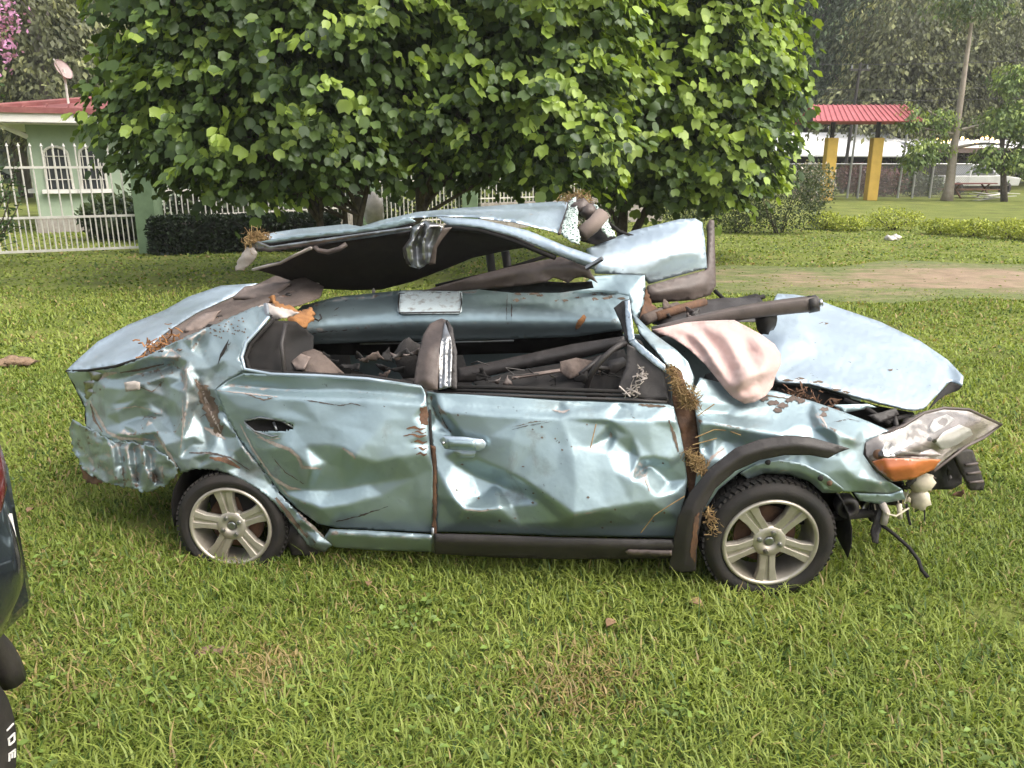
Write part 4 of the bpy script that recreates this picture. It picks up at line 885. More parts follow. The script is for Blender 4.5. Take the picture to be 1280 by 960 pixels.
# shards and torn lining lying about in the open cabin
RC = random.Random(77)
for k in range(34):
    px, py = RC.choice(((RC.uniform(575, 770), RC.uniform(455, 486)), (RC.uniform(400, 520), RC.uniform(440, 474)), (RC.uniform(820, 955), RC.uniform(374, 402))))
    vv_ = (RC.uniform(.18, .34) if py > 430 else RC.uniform(.75, 1.0)); s_ = RC.uniform(6, 17); a_ = RC.uniform(0, 3.1); q_ = RC.uniform(.2, .45)
    pts_ = [(px + s_ * math.cos(a_ + t) * (1 if i % 2 == 0 else q_), py + s_ * .6 * math.sin(a_ + t) * (1 if i % 2 == 0 else q_), vv_ + RC.uniform(-.04, .04)) for i, t in enumerate((0, 1.3, 2.6, 3.9, 5.1))]
    panel('torn_shard', pts_, [], M[RC.choice(('black', 'black', 'black', 'trim', 'dark_fabric', 'dark_fabric', 'trim_brown', 'shelf'))], step=3, thick=0.004, crumple=(0.015, 7), seed=k, jag=.8)
for k in range(12):
    px, py = RC.uniform(580, 790), RC.uniform(455, 486); v_ = RC.uniform(.15, .3)
    ctube('loose_wire', [(px, py, v_), (px + RC.uniform(-14, 14), py - RC.uniform(0, 10), v_), (px + RC.uniform(-26, 26), py + RC.uniform(-8, 6), v_ + .05)], 0.003, M[RC.choice(('black', 'trim', 'trim_brown', 'black'))], 5)
# pink airbag cloth
panel('airbag', [(814, 412, .5), (835, 408, .56), (856, 403, .6), (880, 401, .62), (906, 400, .62), (918, 400, .6), (931, 407, .56), (950, 417, .5), (968, 430, .42), (976, 443, .36), (976, 456, .31), (970, 468, .26), (966, 483, .20), (957, 495, .15), (943, 503, .11), (931, 505, .10), (916, 497, .11), (905, 485, .13), (894, 471, .16), (882, 456, .2), (869, 443, .25), (856, 432, .31), (840, 422, .38), (824, 417, .45)],
    [[(830, 412, .44), (850, 411, .40), (868, 418, .32), (884, 436, .21), (896, 456, .12), (914, 484, .05)], [(838, 416, .50), (858, 421, .46), (876, 440, .36), (888, 458, .25), (902, 478, .15)], [(846, 407, .58), (872, 414, .52), (890, 430, .42), (902, 448, .30), (912, 464, .2)],
     [(880, 408, .48), (904, 416, .36), (916, 432, .25), (924, 450, .14)], [(926, 412, .46), (932, 428, .38), (934, 444, .29)], [(946, 425, .32), (958, 440, .22), (960, 454, .17)], (945, 462, .13), (922, 470, .07), [(924, 484, .02), (936, 471, .02), (950, 465, .06), (964, 462, .14)], [(930, 490, .11), (944, 481, .12), (958, 475, .17)], (930, 498, .02), (946, 493, .03)],
    M['cloth'], step=2.6, thick=0.004, crumple=(0.009, 11), smooth=8, seed=71, facet=(0.012, 12))['label'] = 'pale pink deflated airbag cloth hanging over the fender'
# ---------------- headlight and what hangs below it
hd_out = [(1080, 550, .13), (1088, 545, .14), (1111, 541, .16), (1130, 533, .2), (1155, 517, .3), (1180, 511, .4), (1211, 513, .48), (1235, 521, .55), (1252, 531, .6), (1230, 546, .5), (1208, 557, .38), (1192, 566, .3), (1167, 587, .2), (1142, 599, .15), (1117, 602, .12), (1096, 588, .10), (1082, 570, .11)]
hl_ = panel('headlight', [(a, b, c + .05) for a, b, c in hd_out], [(1150, 550, .29), (1190, 540, .41)], simple('headlight_reflector', (0.62, 0.55, 0.52), (0.36, 0.31, 0.29), 7, 0.25, 0.5), step=3, thick=0.05, crumple=(0.006, 20), smooth=1, seed=80)
panel('indicator_lens', [(1090, 577, .095), (1105, 573, .07), (1135, 573, .08), (1165, 574, .13), (1176, 575, .17), (1167, 587, .175), (1142, 599, .13), (1117, 602, .105), (1098, 588, .09)], [[(1110, 588, .06), (1140, 585, .075)]], M['amber'], step=3, thick=0.006, crumple=(0, 1), smooth=2, parent=hl_)
panel('headlight_lens', [(a + (2 if a < 1150 else -1), b, c) for a, b, c in hd_out], [(1110, 570, .06), (1140, 555, .12), (1170, 545, .21), (1200, 535, .33)], M['glass'], step=4, thick=0, crumple=(0.002, 30), smooth=3, parent=hl_)
M['chrome'] = simple('bright_reflector', (0.85, 0.85, 0.85), (0.7, 0.7, 0.7), 4, 0.12, 0.85)
M['lampwhite'] = simple('white_lamp_shell', (0.82, 0.80, 0.78), (0.72, 0.69, 0.66), 4, 0.4)
panel('reflector_bowl', [(1168, 553, .27), (1180, 540, .32), (1200, 531, .42), (1213, 536, .46), (1216, 543, .43), (1196, 556, .33), (1178, 562, .26)], [(1192, 547, .40)], M['lampwhite'], step=3, thick=0.004, crumple=(0.003, 8), parent=hl_)
panel('reflector_bowl', [(1162, 535, .31), (1168, 524, .36), (1184, 518, .43), (1194, 524, .45), (1180, 534, .38), (1166, 542, .32)], [(1178, 527, .42)], M['lampwhite'], step=3, thick=0.004, crumple=(0.004, 8), parent=hl_)
panel('reflector_facet', [(1119, 570, .13), (1118, 556, .17), (1130, 548, .2), (1155, 556, .22), (1180, 570, .2), (1150, 571, .15)], [[(1125, 562, .13), (1165, 566, .16)]], simple('fluted_grey_reflector', (0.45, 0.40, 0.38), (0.3, 0.26, 0.25), 30, 0.25, 0.4), step=3, thick=0.003, crumple=(0.004, 10), parent=hl_)
panel('reflector_facet', [(1100, 566, .11), (1108, 552, .14), (1118, 556, .16), (1120, 571, .12), (1106, 572, .10)], [], M['chrome'], step=3, thick=0.003, crumple=(0.004, 8), parent=hl_)
MB().tube([C(1098, 568, .13), C(1098, 568, .09)], 0.022, 12).build('bulb', M['rust'], hl_, smooth=True)
for (px, py) in ((1156, 545), (1162, 549), (1168, 551)): MB().blob(C(px, py, .25), (.010, .010, .010), 8, 0).build('lamp_screw', M['black'], hl_, smooth=True)
ctube('headlight_rim', [(1100, 545, .15), (1130, 532, .19), (1155, 516, .29), (1180, 510, .39), (1211, 512, .47), (1252, 531, .59), (1230, 547, .49), (1208, 558, .37), (1167, 589, .19)], 0.007, M['trim_brown'], 6, hl_)
panel('bumper_bracket', [(1192, 566, .34), (1207, 560, .4), (1216, 563, .42), (1231, 605, .42), (1229, 613, .42), (1214, 613, .40), (1203, 592, .38)], [], M['trim'], step=4, thick=0.02, crumple=(0.006, 10))
for t in (0.35, 0.6, 0.85): ctube('bracket_rib', [(1203 + 10 * t, 566 + 44 * t, .37), (1217 + 14 * t, 564 + 44 * t, .40)], 0.007, M['trim_brown'], 6)
panel('bumper_core', [(1160, 590, .35), (1190, 570, .45), (1205, 575, .5), (1202, 605, .5), (1190, 612, .5), (1165, 612, .42), (1160, 605, .38)], [], M['black'], step=4, thick=0.03, crumple=(0.03, 9))
panel('fender_flange', [(1067, 616, .1), (1111, 618, .18), (1128, 613, .18), (1132, 624, .2), (1100, 630, .2), (1075, 626, .15)], [], M['paint'], step=4, crumple=(0.004, 14))
cblob('washer_reservoir', 1150, 603, .26, (.055, .05, .05), M['white_plastic'], 3); cblob('washer_pump', 1150, 624, .26, (.042, .04, .05), M['white_plastic'], 7)
ctube('bracket_tube', [(1134, 606, .22), (1148, 596, .24), (1160, 603, .26)], 0.012, M['trim'], 8)
ctube('hanging_tab', [(1124, 630, .2), (1125, 648, .2)], 0.011, M['white_plastic'], 6)
ctube('hanging_tab', [(1102, 628, .2), (1108, 640, .2), (1104, 655, .2)], 0.016, M['pale'], 6)
ctube('hanging_wire', [(1108, 642, .18), (1120, 645, .18), (1136, 635, .2)], 0.005, M['white_plastic'], 5)
ctube('hanging_wire', [(1133, 630, .2), (1135, 645, .2), (1138, 656, .2)], 0.006, M['black'], 5)
panel('mud_guard', [(1096, 640, .22), (1102, 632, .22), (1106, 650, .2), (1099, 668, .18), (1098, 680, .16), (1090, 678, .17), (1088, 664, .2)], [], M['trim'], step=3, thick=0.01, crumple=(0.01, 9))
ctube('hanging_cable', [(1102, 656, .2), (1118, 668, .17), (1136, 684, .12), (1148, 700, .06), (1152, 712, .02), (1160, 722, .0)], 0.0085, M['black'], 6)
fog = MB(); ff = Matrix.Translation(C(1060, 636, .12))
fog.lathe([(0.0, 0.03), (0.02, 0.02), (0.022, 0.0), (0.045, -0.004), (0.05, 0.02), (0.046, 0.07)], 24, ff); fog.build('tow_ring', M['trim'], car, smooth=True)
RF = random.Random(9)
for k in range(16):
    px, py = RF.uniform(1070, 1200), RF.uniform(606, 640); vv_ = RF.uniform(.24, .42); s_ = RF.uniform(4, 11); a_ = RF.uniform(0, 3.1)
    if px > 1160: py -= 22
    panel('broken_bracket', [(px + s_ * math.cos(a_ + t) * q_, py + s_ * math.sin(a_ + t) * q_, vv_ + RF.uniform(-.03, .03)) for t, q_ in ((0, 1), (1.2, .4), (2.6, .9), (4.2, .5))], [], M[RF.choice(('black', 'trim', 'trim_brown', 'steel', 'white_plastic', 'rust'))], step=3, thick=.006, crumple=(.012, 6), jag=.6, seed=k)
for k in range(7):
    px = RF.uniform(1075, 1165); ctube('hanging_wire', [(px, 612, .26), (px + RF.uniform(-6, 6), 626 + RF.uniform(0, 8), .25), (px + RF.uniform(-12, 12), 636 + RF.uniform(0, 16), .24)], .0035, M[RF.choice(('black', 'trim', 'white_plastic'))], 5)
ctube('lower_arm', [(1000, 650, .15), (1050, 645, .2), (1095, 640, .28)], 0.022, M['black'], 8)

# ================================================================== GROUND
def gz(x, y):
    z = 0.018 * math.sin(x * 1.3 + 0.4) * math.sin(y * 1.1 + 1.0) + 0.012 * math.sin(x * 3.1 + y * 2.3)
    z *= max(0.0, min(1.0, (14 - y) / 6)) if y > 8 else 1.0
    z += 0.045 * math.exp(-(((x - 1.1) / 0.8) ** 2 + ((y - 3.15) / 0.7) ** 2)) - 0.03 * math.exp(-(((x + 1.33) / 0.75) ** 2 + ((y - 3.55) / 0.8) ** 2))
    return z
def gz_np(x, y):
    z = 0.018 * np.sin(x * 1.3 + 0.4) * np.sin(y * 1.1 + 1.0) + 0.012 * np.sin(x * 3.1 + y * 2.3)
    z = z * np.clip(np.where(y > 8, (14 - y) / 6, 1.0), 0, 1)
    return z + 0.045 * np.exp(-(((x - 1.1) / 0.8) ** 2 + ((y - 3.15) / 0.7) ** 2)) - 0.03 * np.exp(-(((x + 1.33) / 0.75) ** 2 + ((y - 3.55) / 0.8) ** 2))
def ground_mat():
    m, nt, b, _ = new_mat('lawn_soil')
    vec = coords(nt)
    f = noise_fac(nt, 0.9, 8, 0.62, vec)
    g = ramp(nt, f, [(0.30, (0.095, 0.115, 0.034)), (0.5, (0.165, 0.205, 0.045)), (0.72, (0.26, 0.27, 0.075))])
    f2 = noise_fac(nt, 14, 6, 0.7, vec)
    g = mixc(nt, ramp(nt, f2, [(0.4, (0, 0, 0)), (0.75, (0.6, 0.6, 0.6))]), g, (0.12, 0.095, 0.045))
    nt.links.new(g, b.inputs['Base Color']); b.inputs['Roughness'].default_value = 0.95
    b.inputs['Specular IOR Level'].default_value = 0.15
    bump(nt, b, noise_fac(nt, 40, 6, 0.7, vec), 0.8, 0.03)
    return m
gx = np.concatenate([np.linspace(-200, -14, 14), np.arange(-12, 12.01, 0.16), np.linspace(14, 200, 14)])
gy = np.concatenate([np.linspace(-120, -4, 10), np.arange(-2, 18.01, 0.16), np.linspace(20, 330, 24)])
GX, GY = np.meshgrid(gx, gy); GZ = gz_np(GX, GY)
nx, ny = len(gx), len(gy)
V = np.stack([GX.ravel(), GY.ravel(), GZ.ravel()], 1)
ii = np.arange(nx - 1)[None] + np.arange(ny - 1)[:, None] * nx
Fq = np.stack([ii, ii + 1, ii + 1 + nx, ii + nx], -1).reshape(-1, 4)
ground = mesh_obj('ground', V.tolist(), Fq.tolist(), ground_mat(), None, True); tag(ground, kind='structure')
# bare dirt track behind the car
def dirt_mat():
    m, nt, b, out = new_mat('bare_dirt')
    vec = coords(nt)
    f = noise_fac(nt, 2.5, 8, 0.65, vec)
    dc = ramp(nt, f, [(0.3, (0.20, 0.14, 0.09)), (0.55, (0.30, 0.215, 0.145)), (0.75, (0.36, 0.28, 0.19))])
    gcol = ramp(nt, noise_fac(nt, 6, 8, 0.65, vec), [(0.35, (0.085, 0.11, 0.03)), (0.7, (0.19, 0.21, 0.07))])
    at = N(nt, 'ShaderNodeAttribute', attribute_name='edge')
    ad = N(nt, 'ShaderNodeMath', operation='ADD'); nt.links.new(at.outputs['Fac'], ad.inputs[0])
    nz = N(nt, 'ShaderNodeMath', operation='MULTIPLY_ADD'); nt.links.new(noise_fac(nt, 1.6, 9, 0.7, coords(nt, (.6, 1.6, 1))), nz.inputs[0]); nz.inputs[1].default_value = 2.9; nz.inputs[2].default_value = -1.4
    nt.links.new(nz.outputs[0], ad.inputs[1])
    nt.links.new(mixc(nt, ramp(nt, ad.outputs[0], [(0.30, (0, 0, 0)), (0.85, (1, 1, 1))]), gcol, dc), b.inputs['Base Color'])
    b.inputs['Roughness'].default_value = 0.95; bump(nt, b, noise_fac(nt, 30, 6, 0.7, vec), 0.6, 0.02); return m
V = []; F = []; EDG = []
NS = 90
def tr_near(x): return 11.2 + 0.35 * math.sin(x * .8) + 0.25 * math.sin(x * 2.1 + 1) + (2.2 - x) * (0.25 if x < 2.2 else 0.0)
def tr_far(x): return 15.0 + 0.4 * math.sin(x * .7 + 2) + 0.3 * math.sin(x * 1.9)
for i in range(NS + 1):
    x = 1.2 + 24 * i / NS
    for k in range(7):
        t = k / 6; y = tr_near(x) * (1 - t) + tr_far(x) * t
        V.append((x, y, gz(x, y) + 0.006)); EDG.append(min(1.0, math.sin(math.pi * t) * .9) * min(1.0, i / 22))
for i in range(NS):
    for k in range(6): F.append((i * 7 + k, (i + 1) * 7 + k, (i + 1) * 7 + k + 1, i * 7 + k + 1))
dtk = mesh_obj('dirt_track', V, F, dirt_mat(), None, True); tag(dtk, kind='structure')
dtk.data.attributes.new('edge', 'FLOAT', 'POINT').data.foreach_set('value', np.array(EDG, np.float32))

# ------------------------------------------------------------------ grass blades
GM = leaf_mat('grass_blades', 0.38, 0.02, rough=0.5)
def snoise(x, y, s, ph=0.0):
    return (np.sin(x * s + ph) * np.sin(y * s * 1.13 + 1.7 + ph) + np.sin((x + y) * s * 0.71 + 2.1 * ph) * np.sin((x - y) * s * 0.83 + 0.6)) * 0.5
def blades(name, bands, label):
    Vs = []; Cs = []
    for (y0, y1, dens, L0, L1, W, marg) in bands:
        area = (y1 - y0) * 2 * (0.70 * (y0 + y1) / 2 + marg)
        n = int(area * dens)
        y = rng.uniform(y0, y1, n); hw = 0.70 * y + marg
        x = rng.uniform(-1, 1, n) * hw
        qx = (x - CR.x) * EX.x + (y - CR.y) * EX.y; qv = (x - CR.x) * EY.x + (y - CR.y) * EY.y
        keep = ~((qx > 0.3) & (qx < 2.0) & (qv > 0.45) & (qv < 1.4))
        for wx in (0.0, 2.45): keep &= ~((abs(qx - wx) < 0.19) & (qv > -0.01) & (qv < 0.25))
        keep &= ~((((x + 0.92) / .11) ** 2 + ((y - 2.62) / .13) ** 2 < 1) & (rng.uniform(0, 1, n) < .6))
        # dirt track: only sparse blades
        near = 11.2 + 0.35 * np.sin(x * .8) + 0.25 * np.sin(x * 2.1 + 1) + np.where(x < 2.2, (2.2 - x) * 0.25, 0); far = 15.0 + 0.4 * np.sin(x * .7 + 2) + 0.3 * np.sin(x * 1.9)
        ond = (x > 1.2) & (y > near) & (y < far)
        edge = np.minimum(np.minimum(y - near, far - y) / 0.7, (x - 1.2) / 3.0)
        keep &= ~(ond & (rng.uniform(0, 1, n) < np.clip(0.0 + edge * 0.5 + 0.35 * snoise(x, y, 2.4, 7), 0, 0.88)))
        keep &= snoise(x, y, 2.1) + 0.6 * snoise(x, y, 6.3, 1) + 0.4 * snoise(x, y, 15.0, 3) + rng.uniform(0, 1.2, n) > -0.12
        x, y, qv, qx, ond = x[keep], y[keep], qv[keep], qx[keep], ond[keep]; n = len(x)
        cl = 0.5 + 0.5 * snoise(x, y, 1.7, 3) ; cl2 = 0.5 + 0.5 * snoise(x, y, 7.0, 5)
        L = rng.uniform(L0, L1, n) * (0.40 + 0.75 * cl + 0.45 * cl2) * np.where(rng.uniform(0, 1, n) < 0.05, 1.45, 1.0)
        L = np.where(ond, L * 0.5, L)
        skirt = (qv > -0.35) & (qv < 0.12) & (qx > -0.3) & (qx < 2.9); L = np.where(skirt, L * 1.25, L)
        W_ = W * rng.uniform(0.55, 1.35, n)
        az = rng.uniform(0, 2 * np.pi, n) + 1.6 * snoise(x, y, 1.1, 9) + 1.2 * snoise(x, y, 4.0, 2)
        lean = rng.uniform(0.7, 2.3, n)
        dx, dy = np.cos(az), np.sin(az)
        sx, sy = -dy, dx
        z0 = gz_np(x, y) - 0.004
        h1 = L * 0.55 * np.cos(lean * 0.45); o1 = L * 0.55 * np.sin(lean * 0.45)
        h2 = h1 + L * 0.5 * np.cos(lean * 1.2); o2 = o1 + L * 0.5 * np.sin(lean * 1.2)
        P = np.empty((n, 5, 3))
        P[:, 0] = np.stack([x - sx * W_ / 2, y - sy * W_ / 2, z0], 1); P[:, 1] = np.stack([x + sx * W_ / 2, y + sy * W_ / 2, z0], 1)
        P[:, 2] = np.stack([x + dx * o1 + sx * W_ * .45, y + dy * o1 + sy * W_ * .45, z0 + h1], 1); P[:, 3] = np.stack([x + dx * o1 - sx * W_ * .45, y + dy * o1 - sy * W_ * .45, z0 + h1], 1)
        P[:, 4] = np.stack([x + dx * o2, y + dy * o2, z0 + h2], 1)
        Vs.append(P.reshape(-1, 3))
        ga = np.array([0.160, 0.225, 0.034]); gb = np.array([0.345, 0.405, 0.090]); gd = np.array([0.46, 0.35, 0.16]); gk = np.array([0.070, 0.125, 0.022])
        t = np.clip(rng.normal(0.5, 0.28, n) + 0.35 * snoise(x, y, 1.3, 4) + 0.2 * snoise(x, y, 5.0, 8), 0, 1)[:, None]
        c = ga * (1 - t) + gb * t
        u = rng.uniform(0, 1, n)[:, None]
        dry = np.clip(0.07 + 0.12 * snoise(x, y, 0.9, 6) + 0.10 * snoise(x, y, 4.1, 1) + 0.8 * np.exp(-(((x + 0.92) / .12) ** 2 + ((y - 2.62) / .14) ** 2)) + 0.5 * np.exp(-(((x - .25) / .25) ** 2 + ((y - 2.5) / .2) ** 2)), 0.02, 1)[:, None]
        c = np.where(u < dry, gd * rng.uniform(0.6, 1.1, (n, 1)), c); c = np.where(u > 0.87, gk, c)
        Cs.append(np.repeat(c, 5, 0))
    V = np.concatenate(Vs).astype(np.float32); Cc = np.concatenate(Cs); nb = len(V) // 5
    me = bpy.data.meshes.new(name)
    me.vertices.add(len(V)); me.vertices.foreach_set('co', V.ravel())
    b = (np.arange(nb) * 5)[:, None]
    loops = (b + np.array([0, 1, 2, 3, 3, 2, 4])[None]).ravel().astype(np.int32)
    me.loops.add(len(loops)); me.loops.foreach_set('vertex_index', loops)
    st = (np.arange(nb)[:, None] * 7 + np.array([0, 4])[None]).ravel().astype(np.int32)
    me.polygons.add(nb * 2); me.polygons.foreach_set('loop_start', st)
    me.update(calc_edges=True)
    at = me.attributes.new('col', 'FLOAT_COLOR', 'POINT')
    at.data.foreach_set('color', np.concatenate([Cc, np.ones((len(Cc), 1))], 1).astype(np.float32).ravel())
    me.materials.append(GM)
    o = link(bpy.data.objects.new(name, me)); tag(o, label, 'grass', kind='stuff'); return o
blades('lawn_grass', [(1.1, 2.4, 9000, .045, .105, .0062, 0.9), (2.4, 4.4, 8000, .045, .095, .0064, 0.9), (4.4, 7.5, 2700, .04, .085, .0105, 1.2), (7.5, 12, 760, .04, .08, .018, 2.6), (12, 26, 130, .035, .07, .042, 6)],
       'short bright green lawn grass growing all over the field')

# ================================================================== FOLIAGE TOOLS
# bilobed leaf: base, lobes, notch
BL_V = np.array([[0, 0, 0], [-.34, .10, .05], [-.50, .48, .10], [-.30, .98, .04], [0, .78, 0], [.34, .10, .05], [.50, .48, .10], [.30, .98, .04]])
BL_F = [(0, 4, 1), (1, 4, 2), (2, 4, 3), (0, 5, 4), (5, 6, 4), (6, 7, 4)]
OV_V = np.array([[0, 0, 0], [-.28, .45, .06], [0, 1.0, -.05], [.28, .45, .06]])
OV_F = [(0, 3, 2), (0, 2, 1)]
def leaf_mesh(name, pos, out, down, size, col, tmpl=(BL_V, BL_F), mat=None, parent=None):
    """pos n*3, out n*3 (leaf plane normal hint), down n*3 (midrib direction)"""
    TV, TF = tmpl; n = len(pos); k = len(TV)
    yv = down / (np.linalg.norm(down, axis=1, keepdims=True) + 1e-9)
    xv = np.cross(yv, out); xv /= (np.linalg.norm(xv, axis=1, keepdims=True) + 1e-9)
    zv = np.cross(xv, yv)
    curl = rng.uniform(-.2, 3.2, n)[:, None, None]; wide = rng.uniform(.75, 1.1, n)[:, None, None]
    P = pos[:, None] + size[:, None, None] * (TV[None, :, 0:1] * wide * xv[:, None] + TV[None, :, 1:2] * yv[:, None] + TV[None, :, 2:3] * curl * zv[:, None])
    V = P.reshape(-1, 3).astype(np.float32)
    fl = np.array(TF).ravel(); nf = len(TF)
    loops = (np.arange(n)[:, None] * k + fl[None]).ravel().astype(np.int32)
    me = bpy.data.meshes.new(name); me.vertices.add(len(V)); me.vertices.foreach_set('co', V.ravel())
    me.loops.add(len(loops)); me.loops.foreach_set('vertex_index', loops)
    me.polygons.add(n * nf); me.polygons.foreach_set('loop_start', (np.arange(n * nf) * 3).astype(np.int32))
    me.update(calc_edges=True)
    at = me.attributes.new('col', 'FLOAT_COLOR', 'POINT')
    c = np.repeat(np.concatenate([col, np.ones((n, 1))], 1), k, 0)
    at.data.foreach_set('color', c.astype(np.float32).ravel())
    me.materials.append(mat)
    o = bpy.data.objects.new(name, me); link(o, parent); return o
LM = leaf_mat('broad_leaf', 0.34, 0.03, rough=0.45)
LF = leaf_mat('far_leaf', 0.25, 0.03, rough=0.5)
BARK = simple('grey_brown_bark', (0.105, 0.085, 0.068), (0.055, 0.043, 0.034), 12, 0.95, bmp=0.7, bscale=40)
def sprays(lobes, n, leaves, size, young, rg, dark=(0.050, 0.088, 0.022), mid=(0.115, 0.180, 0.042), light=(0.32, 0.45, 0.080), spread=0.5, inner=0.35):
    """drooping leaf sprays through a set of ellipsoid lobes (c, r)"""
    pos = []; out = []; dn = []; sz = []; col = []
    dark, mid, light = map(np.array, (dark, mid, light))
    w = np.array([r[0] * r[2] for c, r in lobes]); w = w / w.sum()
    for _ in range(n):
        i = rg.choice(len(lobes), p=w); c, r = lobes[i]
        d = rg.normal(size=3); d /= np.linalg.norm(d)
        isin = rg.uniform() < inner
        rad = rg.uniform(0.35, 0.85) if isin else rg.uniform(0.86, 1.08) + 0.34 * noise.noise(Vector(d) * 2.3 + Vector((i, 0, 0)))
        p = np.array(c) + d * np.array(r) * rad
        hz = np.array([d[0], d[1], 0.0]); hz /= (np.linalg.norm(hz) + 1e-6)
        tw = np.array([rg.normal(), rg.normal(), rg.normal() * 0.25]); tw = tw * 0.7 + hz * 0.6; tw /= np.linalg.norm(tw)
        yg = (not isin) and rg.uniform() < young * (1.0 + 0.5 * d[2])
        k = int(leaves * rg.uniform(0.6, 1.4)); tone = rg.uniform() ** 1.2; fac = hz * 0.9 + rg.normal(size=3) * 0.3 + np.array([0, 0, 0.6])
        if not isin and rg.uniform() < .10: p = p + d * np.array(r) * rg.uniform(.05, .22)
        for j in range(k):
            t = (j / max(k - 1, 1) - 0.5) * spread
            q = p + tw * t + np.array([0, 0, -1.1 * t * t]) + rg.normal(size=3) * 0.045 * (size / .16)
            o = fac + rg.normal(size=3) * 0.28
            dd = np.array([0, 0, -0.75]) + hz * 0.45 + tw * (.5 if j % 2 else -.2) + rg.normal(size=3) * 0.26
            pos.append(q); out.append(o); dn.append(dd)
            s = size * rg.uniform(0.5, 1.25) * (1.1 if yg else 1.0); sz.append(s)
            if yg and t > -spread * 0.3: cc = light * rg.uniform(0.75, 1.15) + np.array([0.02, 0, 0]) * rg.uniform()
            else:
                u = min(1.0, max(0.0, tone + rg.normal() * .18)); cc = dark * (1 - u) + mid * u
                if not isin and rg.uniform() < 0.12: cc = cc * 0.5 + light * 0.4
            col.append(cc)
    return (np.array(pos), np.array(out), np.array(dn), np.array(sz), np.array(col))
def limb(mb, a, b, r0, r1, bend=0.15, seg=7, n=5, rg=random):
    a, b = Vector(a), Vector(b); L = (b - a).length
    off = Vector((rg.uniform(-1, 1), rg.uniform(-1, 1), rg.uniform(-.3, .6))) * L * bend
    pts = [a.lerp(b, i / n) + off * math.sin(math.pi * i / n) for i in range(n + 1)]
    mb.tube(pts, [r0 + (r1 - r0) * i / n for i in range(n + 1)], seg)
    return pts

# low broad-leaved weeds among the grass
rw = np.random.default_rng(91); P = []
for _ in range(170):
    y = rw.uniform(1.6, 8.5); x = rw.uniform(-1, 1) * (.7 * y + .6); k = rw.integers(10, 40); s = rw.uniform(.05, .22)
    for _k in range(k): P.append((x + rw.normal() * s, y + rw.normal() * s, rw.uniform(.02, .06)))
P = np.array(P); qv = (P[:, 0] - CR.x) * EY.x + (P[:, 1] - CR.y) * EY.y; P = P[(qv < -.05) | (qv > 1.8)]; P[:, 2] += gz_np(P[:, 0], P[:, 1]); n = len(P)
dn = rw.normal(size=(n, 3)); dn[:, 2] *= .25
wdo = leaf_mesh('lawn_weeds', P, rw.normal(size=(n, 3)) * .3 + [0, 0, 1], dn, rw.uniform(.018, .042, n), np.array([.17, .25, .05]) * rw.uniform(.55, 1.35, (n, 1)), (np.array([[0, 0, 0], [-.34, .5, .05], [0, 1.0, -.03], [.34, .5, .05]]), OV_F), LF, None)
tag(wdo, 'small broad leaved weeds scattered through the lawn', 'weeds', kind='stuff')
# ================================================================== BROAD-LEAVED TREES BEHIND THE CAR
def lobe(px, py, y, rx, ry, rz):
    p = at_Y(px, py, y); return ((p.x, p.y, p.z), (rx, ry, rz))
def broad_tree(label, base, stems, lobes, n, seed, young=0.30, leafsize=0.155, leaves=15):
    b = Vector(base)
    t = empty('broadleaf_tree', b, 0, label, 'tree', 'broadleaf trees along the fence')
    mb = MB(); R = random.Random(seed)
    for (off, top, r) in stems:
        a = Vector(off); tp = Vector(top) - b
        pts = limb(mb, a, tp, r, r * 0.5, 0.06, 8, 6, R)
        for c, rr in lobes:
            q = Vector(c) - b
            for _ in range(3):
                e = q + Vector((R.uniform(-.7, .7) * rr[0], R.uniform(-.7, .7) * rr[1], R.uniform(-.5, .7) * rr[2]))
                s = pts[R.randint(3, 6)]
                if (e - s).length < 4.2:
                    pp = limb(mb, s, e, r * 0.42, 0.012, 0.12, 5, 5, R)
                    for _ in range(2):
                        limb(mb, pp[3], pp[3] + Vector((R.uniform(-.9, .9), R.uniform(-.9, .9), R.uniform(-.1, .8))), 0.016, 0.005, 0.1, 4, 3, R)
    mb.build('trunk', BARK, t, smooth=True)
    rg = np.random.default_rng(seed)
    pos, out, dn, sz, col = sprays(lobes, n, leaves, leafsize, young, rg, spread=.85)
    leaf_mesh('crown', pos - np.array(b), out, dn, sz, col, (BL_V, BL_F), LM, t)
    return t
Y1 = 13.0
broad_tree('dense dark green broadleaf tree shading the clipped hedge by the white gate', on_ground(418, 348), [((-.05, 0, 0), at_Y(395, 215, Y1 + .2), .08), ((.12, .1, 0), at_Y(420, 200, Y1 + .3), .06), ((.25, -.1, 0), at_Y(470, 190, Y1), .06)],
    [lobe(240, 60, Y1, 1.25, 1.5, 1.35), lobe(215, 150, Y1 - .2, .95, 1.0, .75), lobe(300, 150, Y1 - .4, 1.6, 1.4, 1.0), lobe(300, 20, Y1 - .2, 1.6, 1.6, 1.4), lobe(400, 180, Y1 - .3, 1.2, 1.2, .62), lobe(420, 70, Y1 - .4, 1.6, 1.6, 1.5), lobe(270, 200, Y1 + .3, .9, .9, .55), lobe(340, -90, Y1, 2.3, 2.0, 1.6)], 1750, 21, young=0.30)
broad_tree('broadleaf tree with one leaning dark trunk in front of the barred fence', on_ground(470, 345), [((0, 0, 0), at_Y(560, 190, Y1 + .5), .085)],
    [lobe(540, 60, Y1 + .2, 1.5, 1.6, 1.5), lobe(520, 175, Y1 + .2, 1.1, 1.1, .55), lobe(640, 110, Y1 + .1, 1.3, 1.5, 1.2), lobe(690, 60, Y1 + .2, 1.3, 1.5, 1.5), lobe(640, 185, Y1 + .3, .9, 1.0, .5), lobe(600, -90, Y1 + .3, 2.4, 2.0, 1.7), lobe(715, 165, Y1 - .2, .8, .9, .7)], 1500, 22, young=0.38)
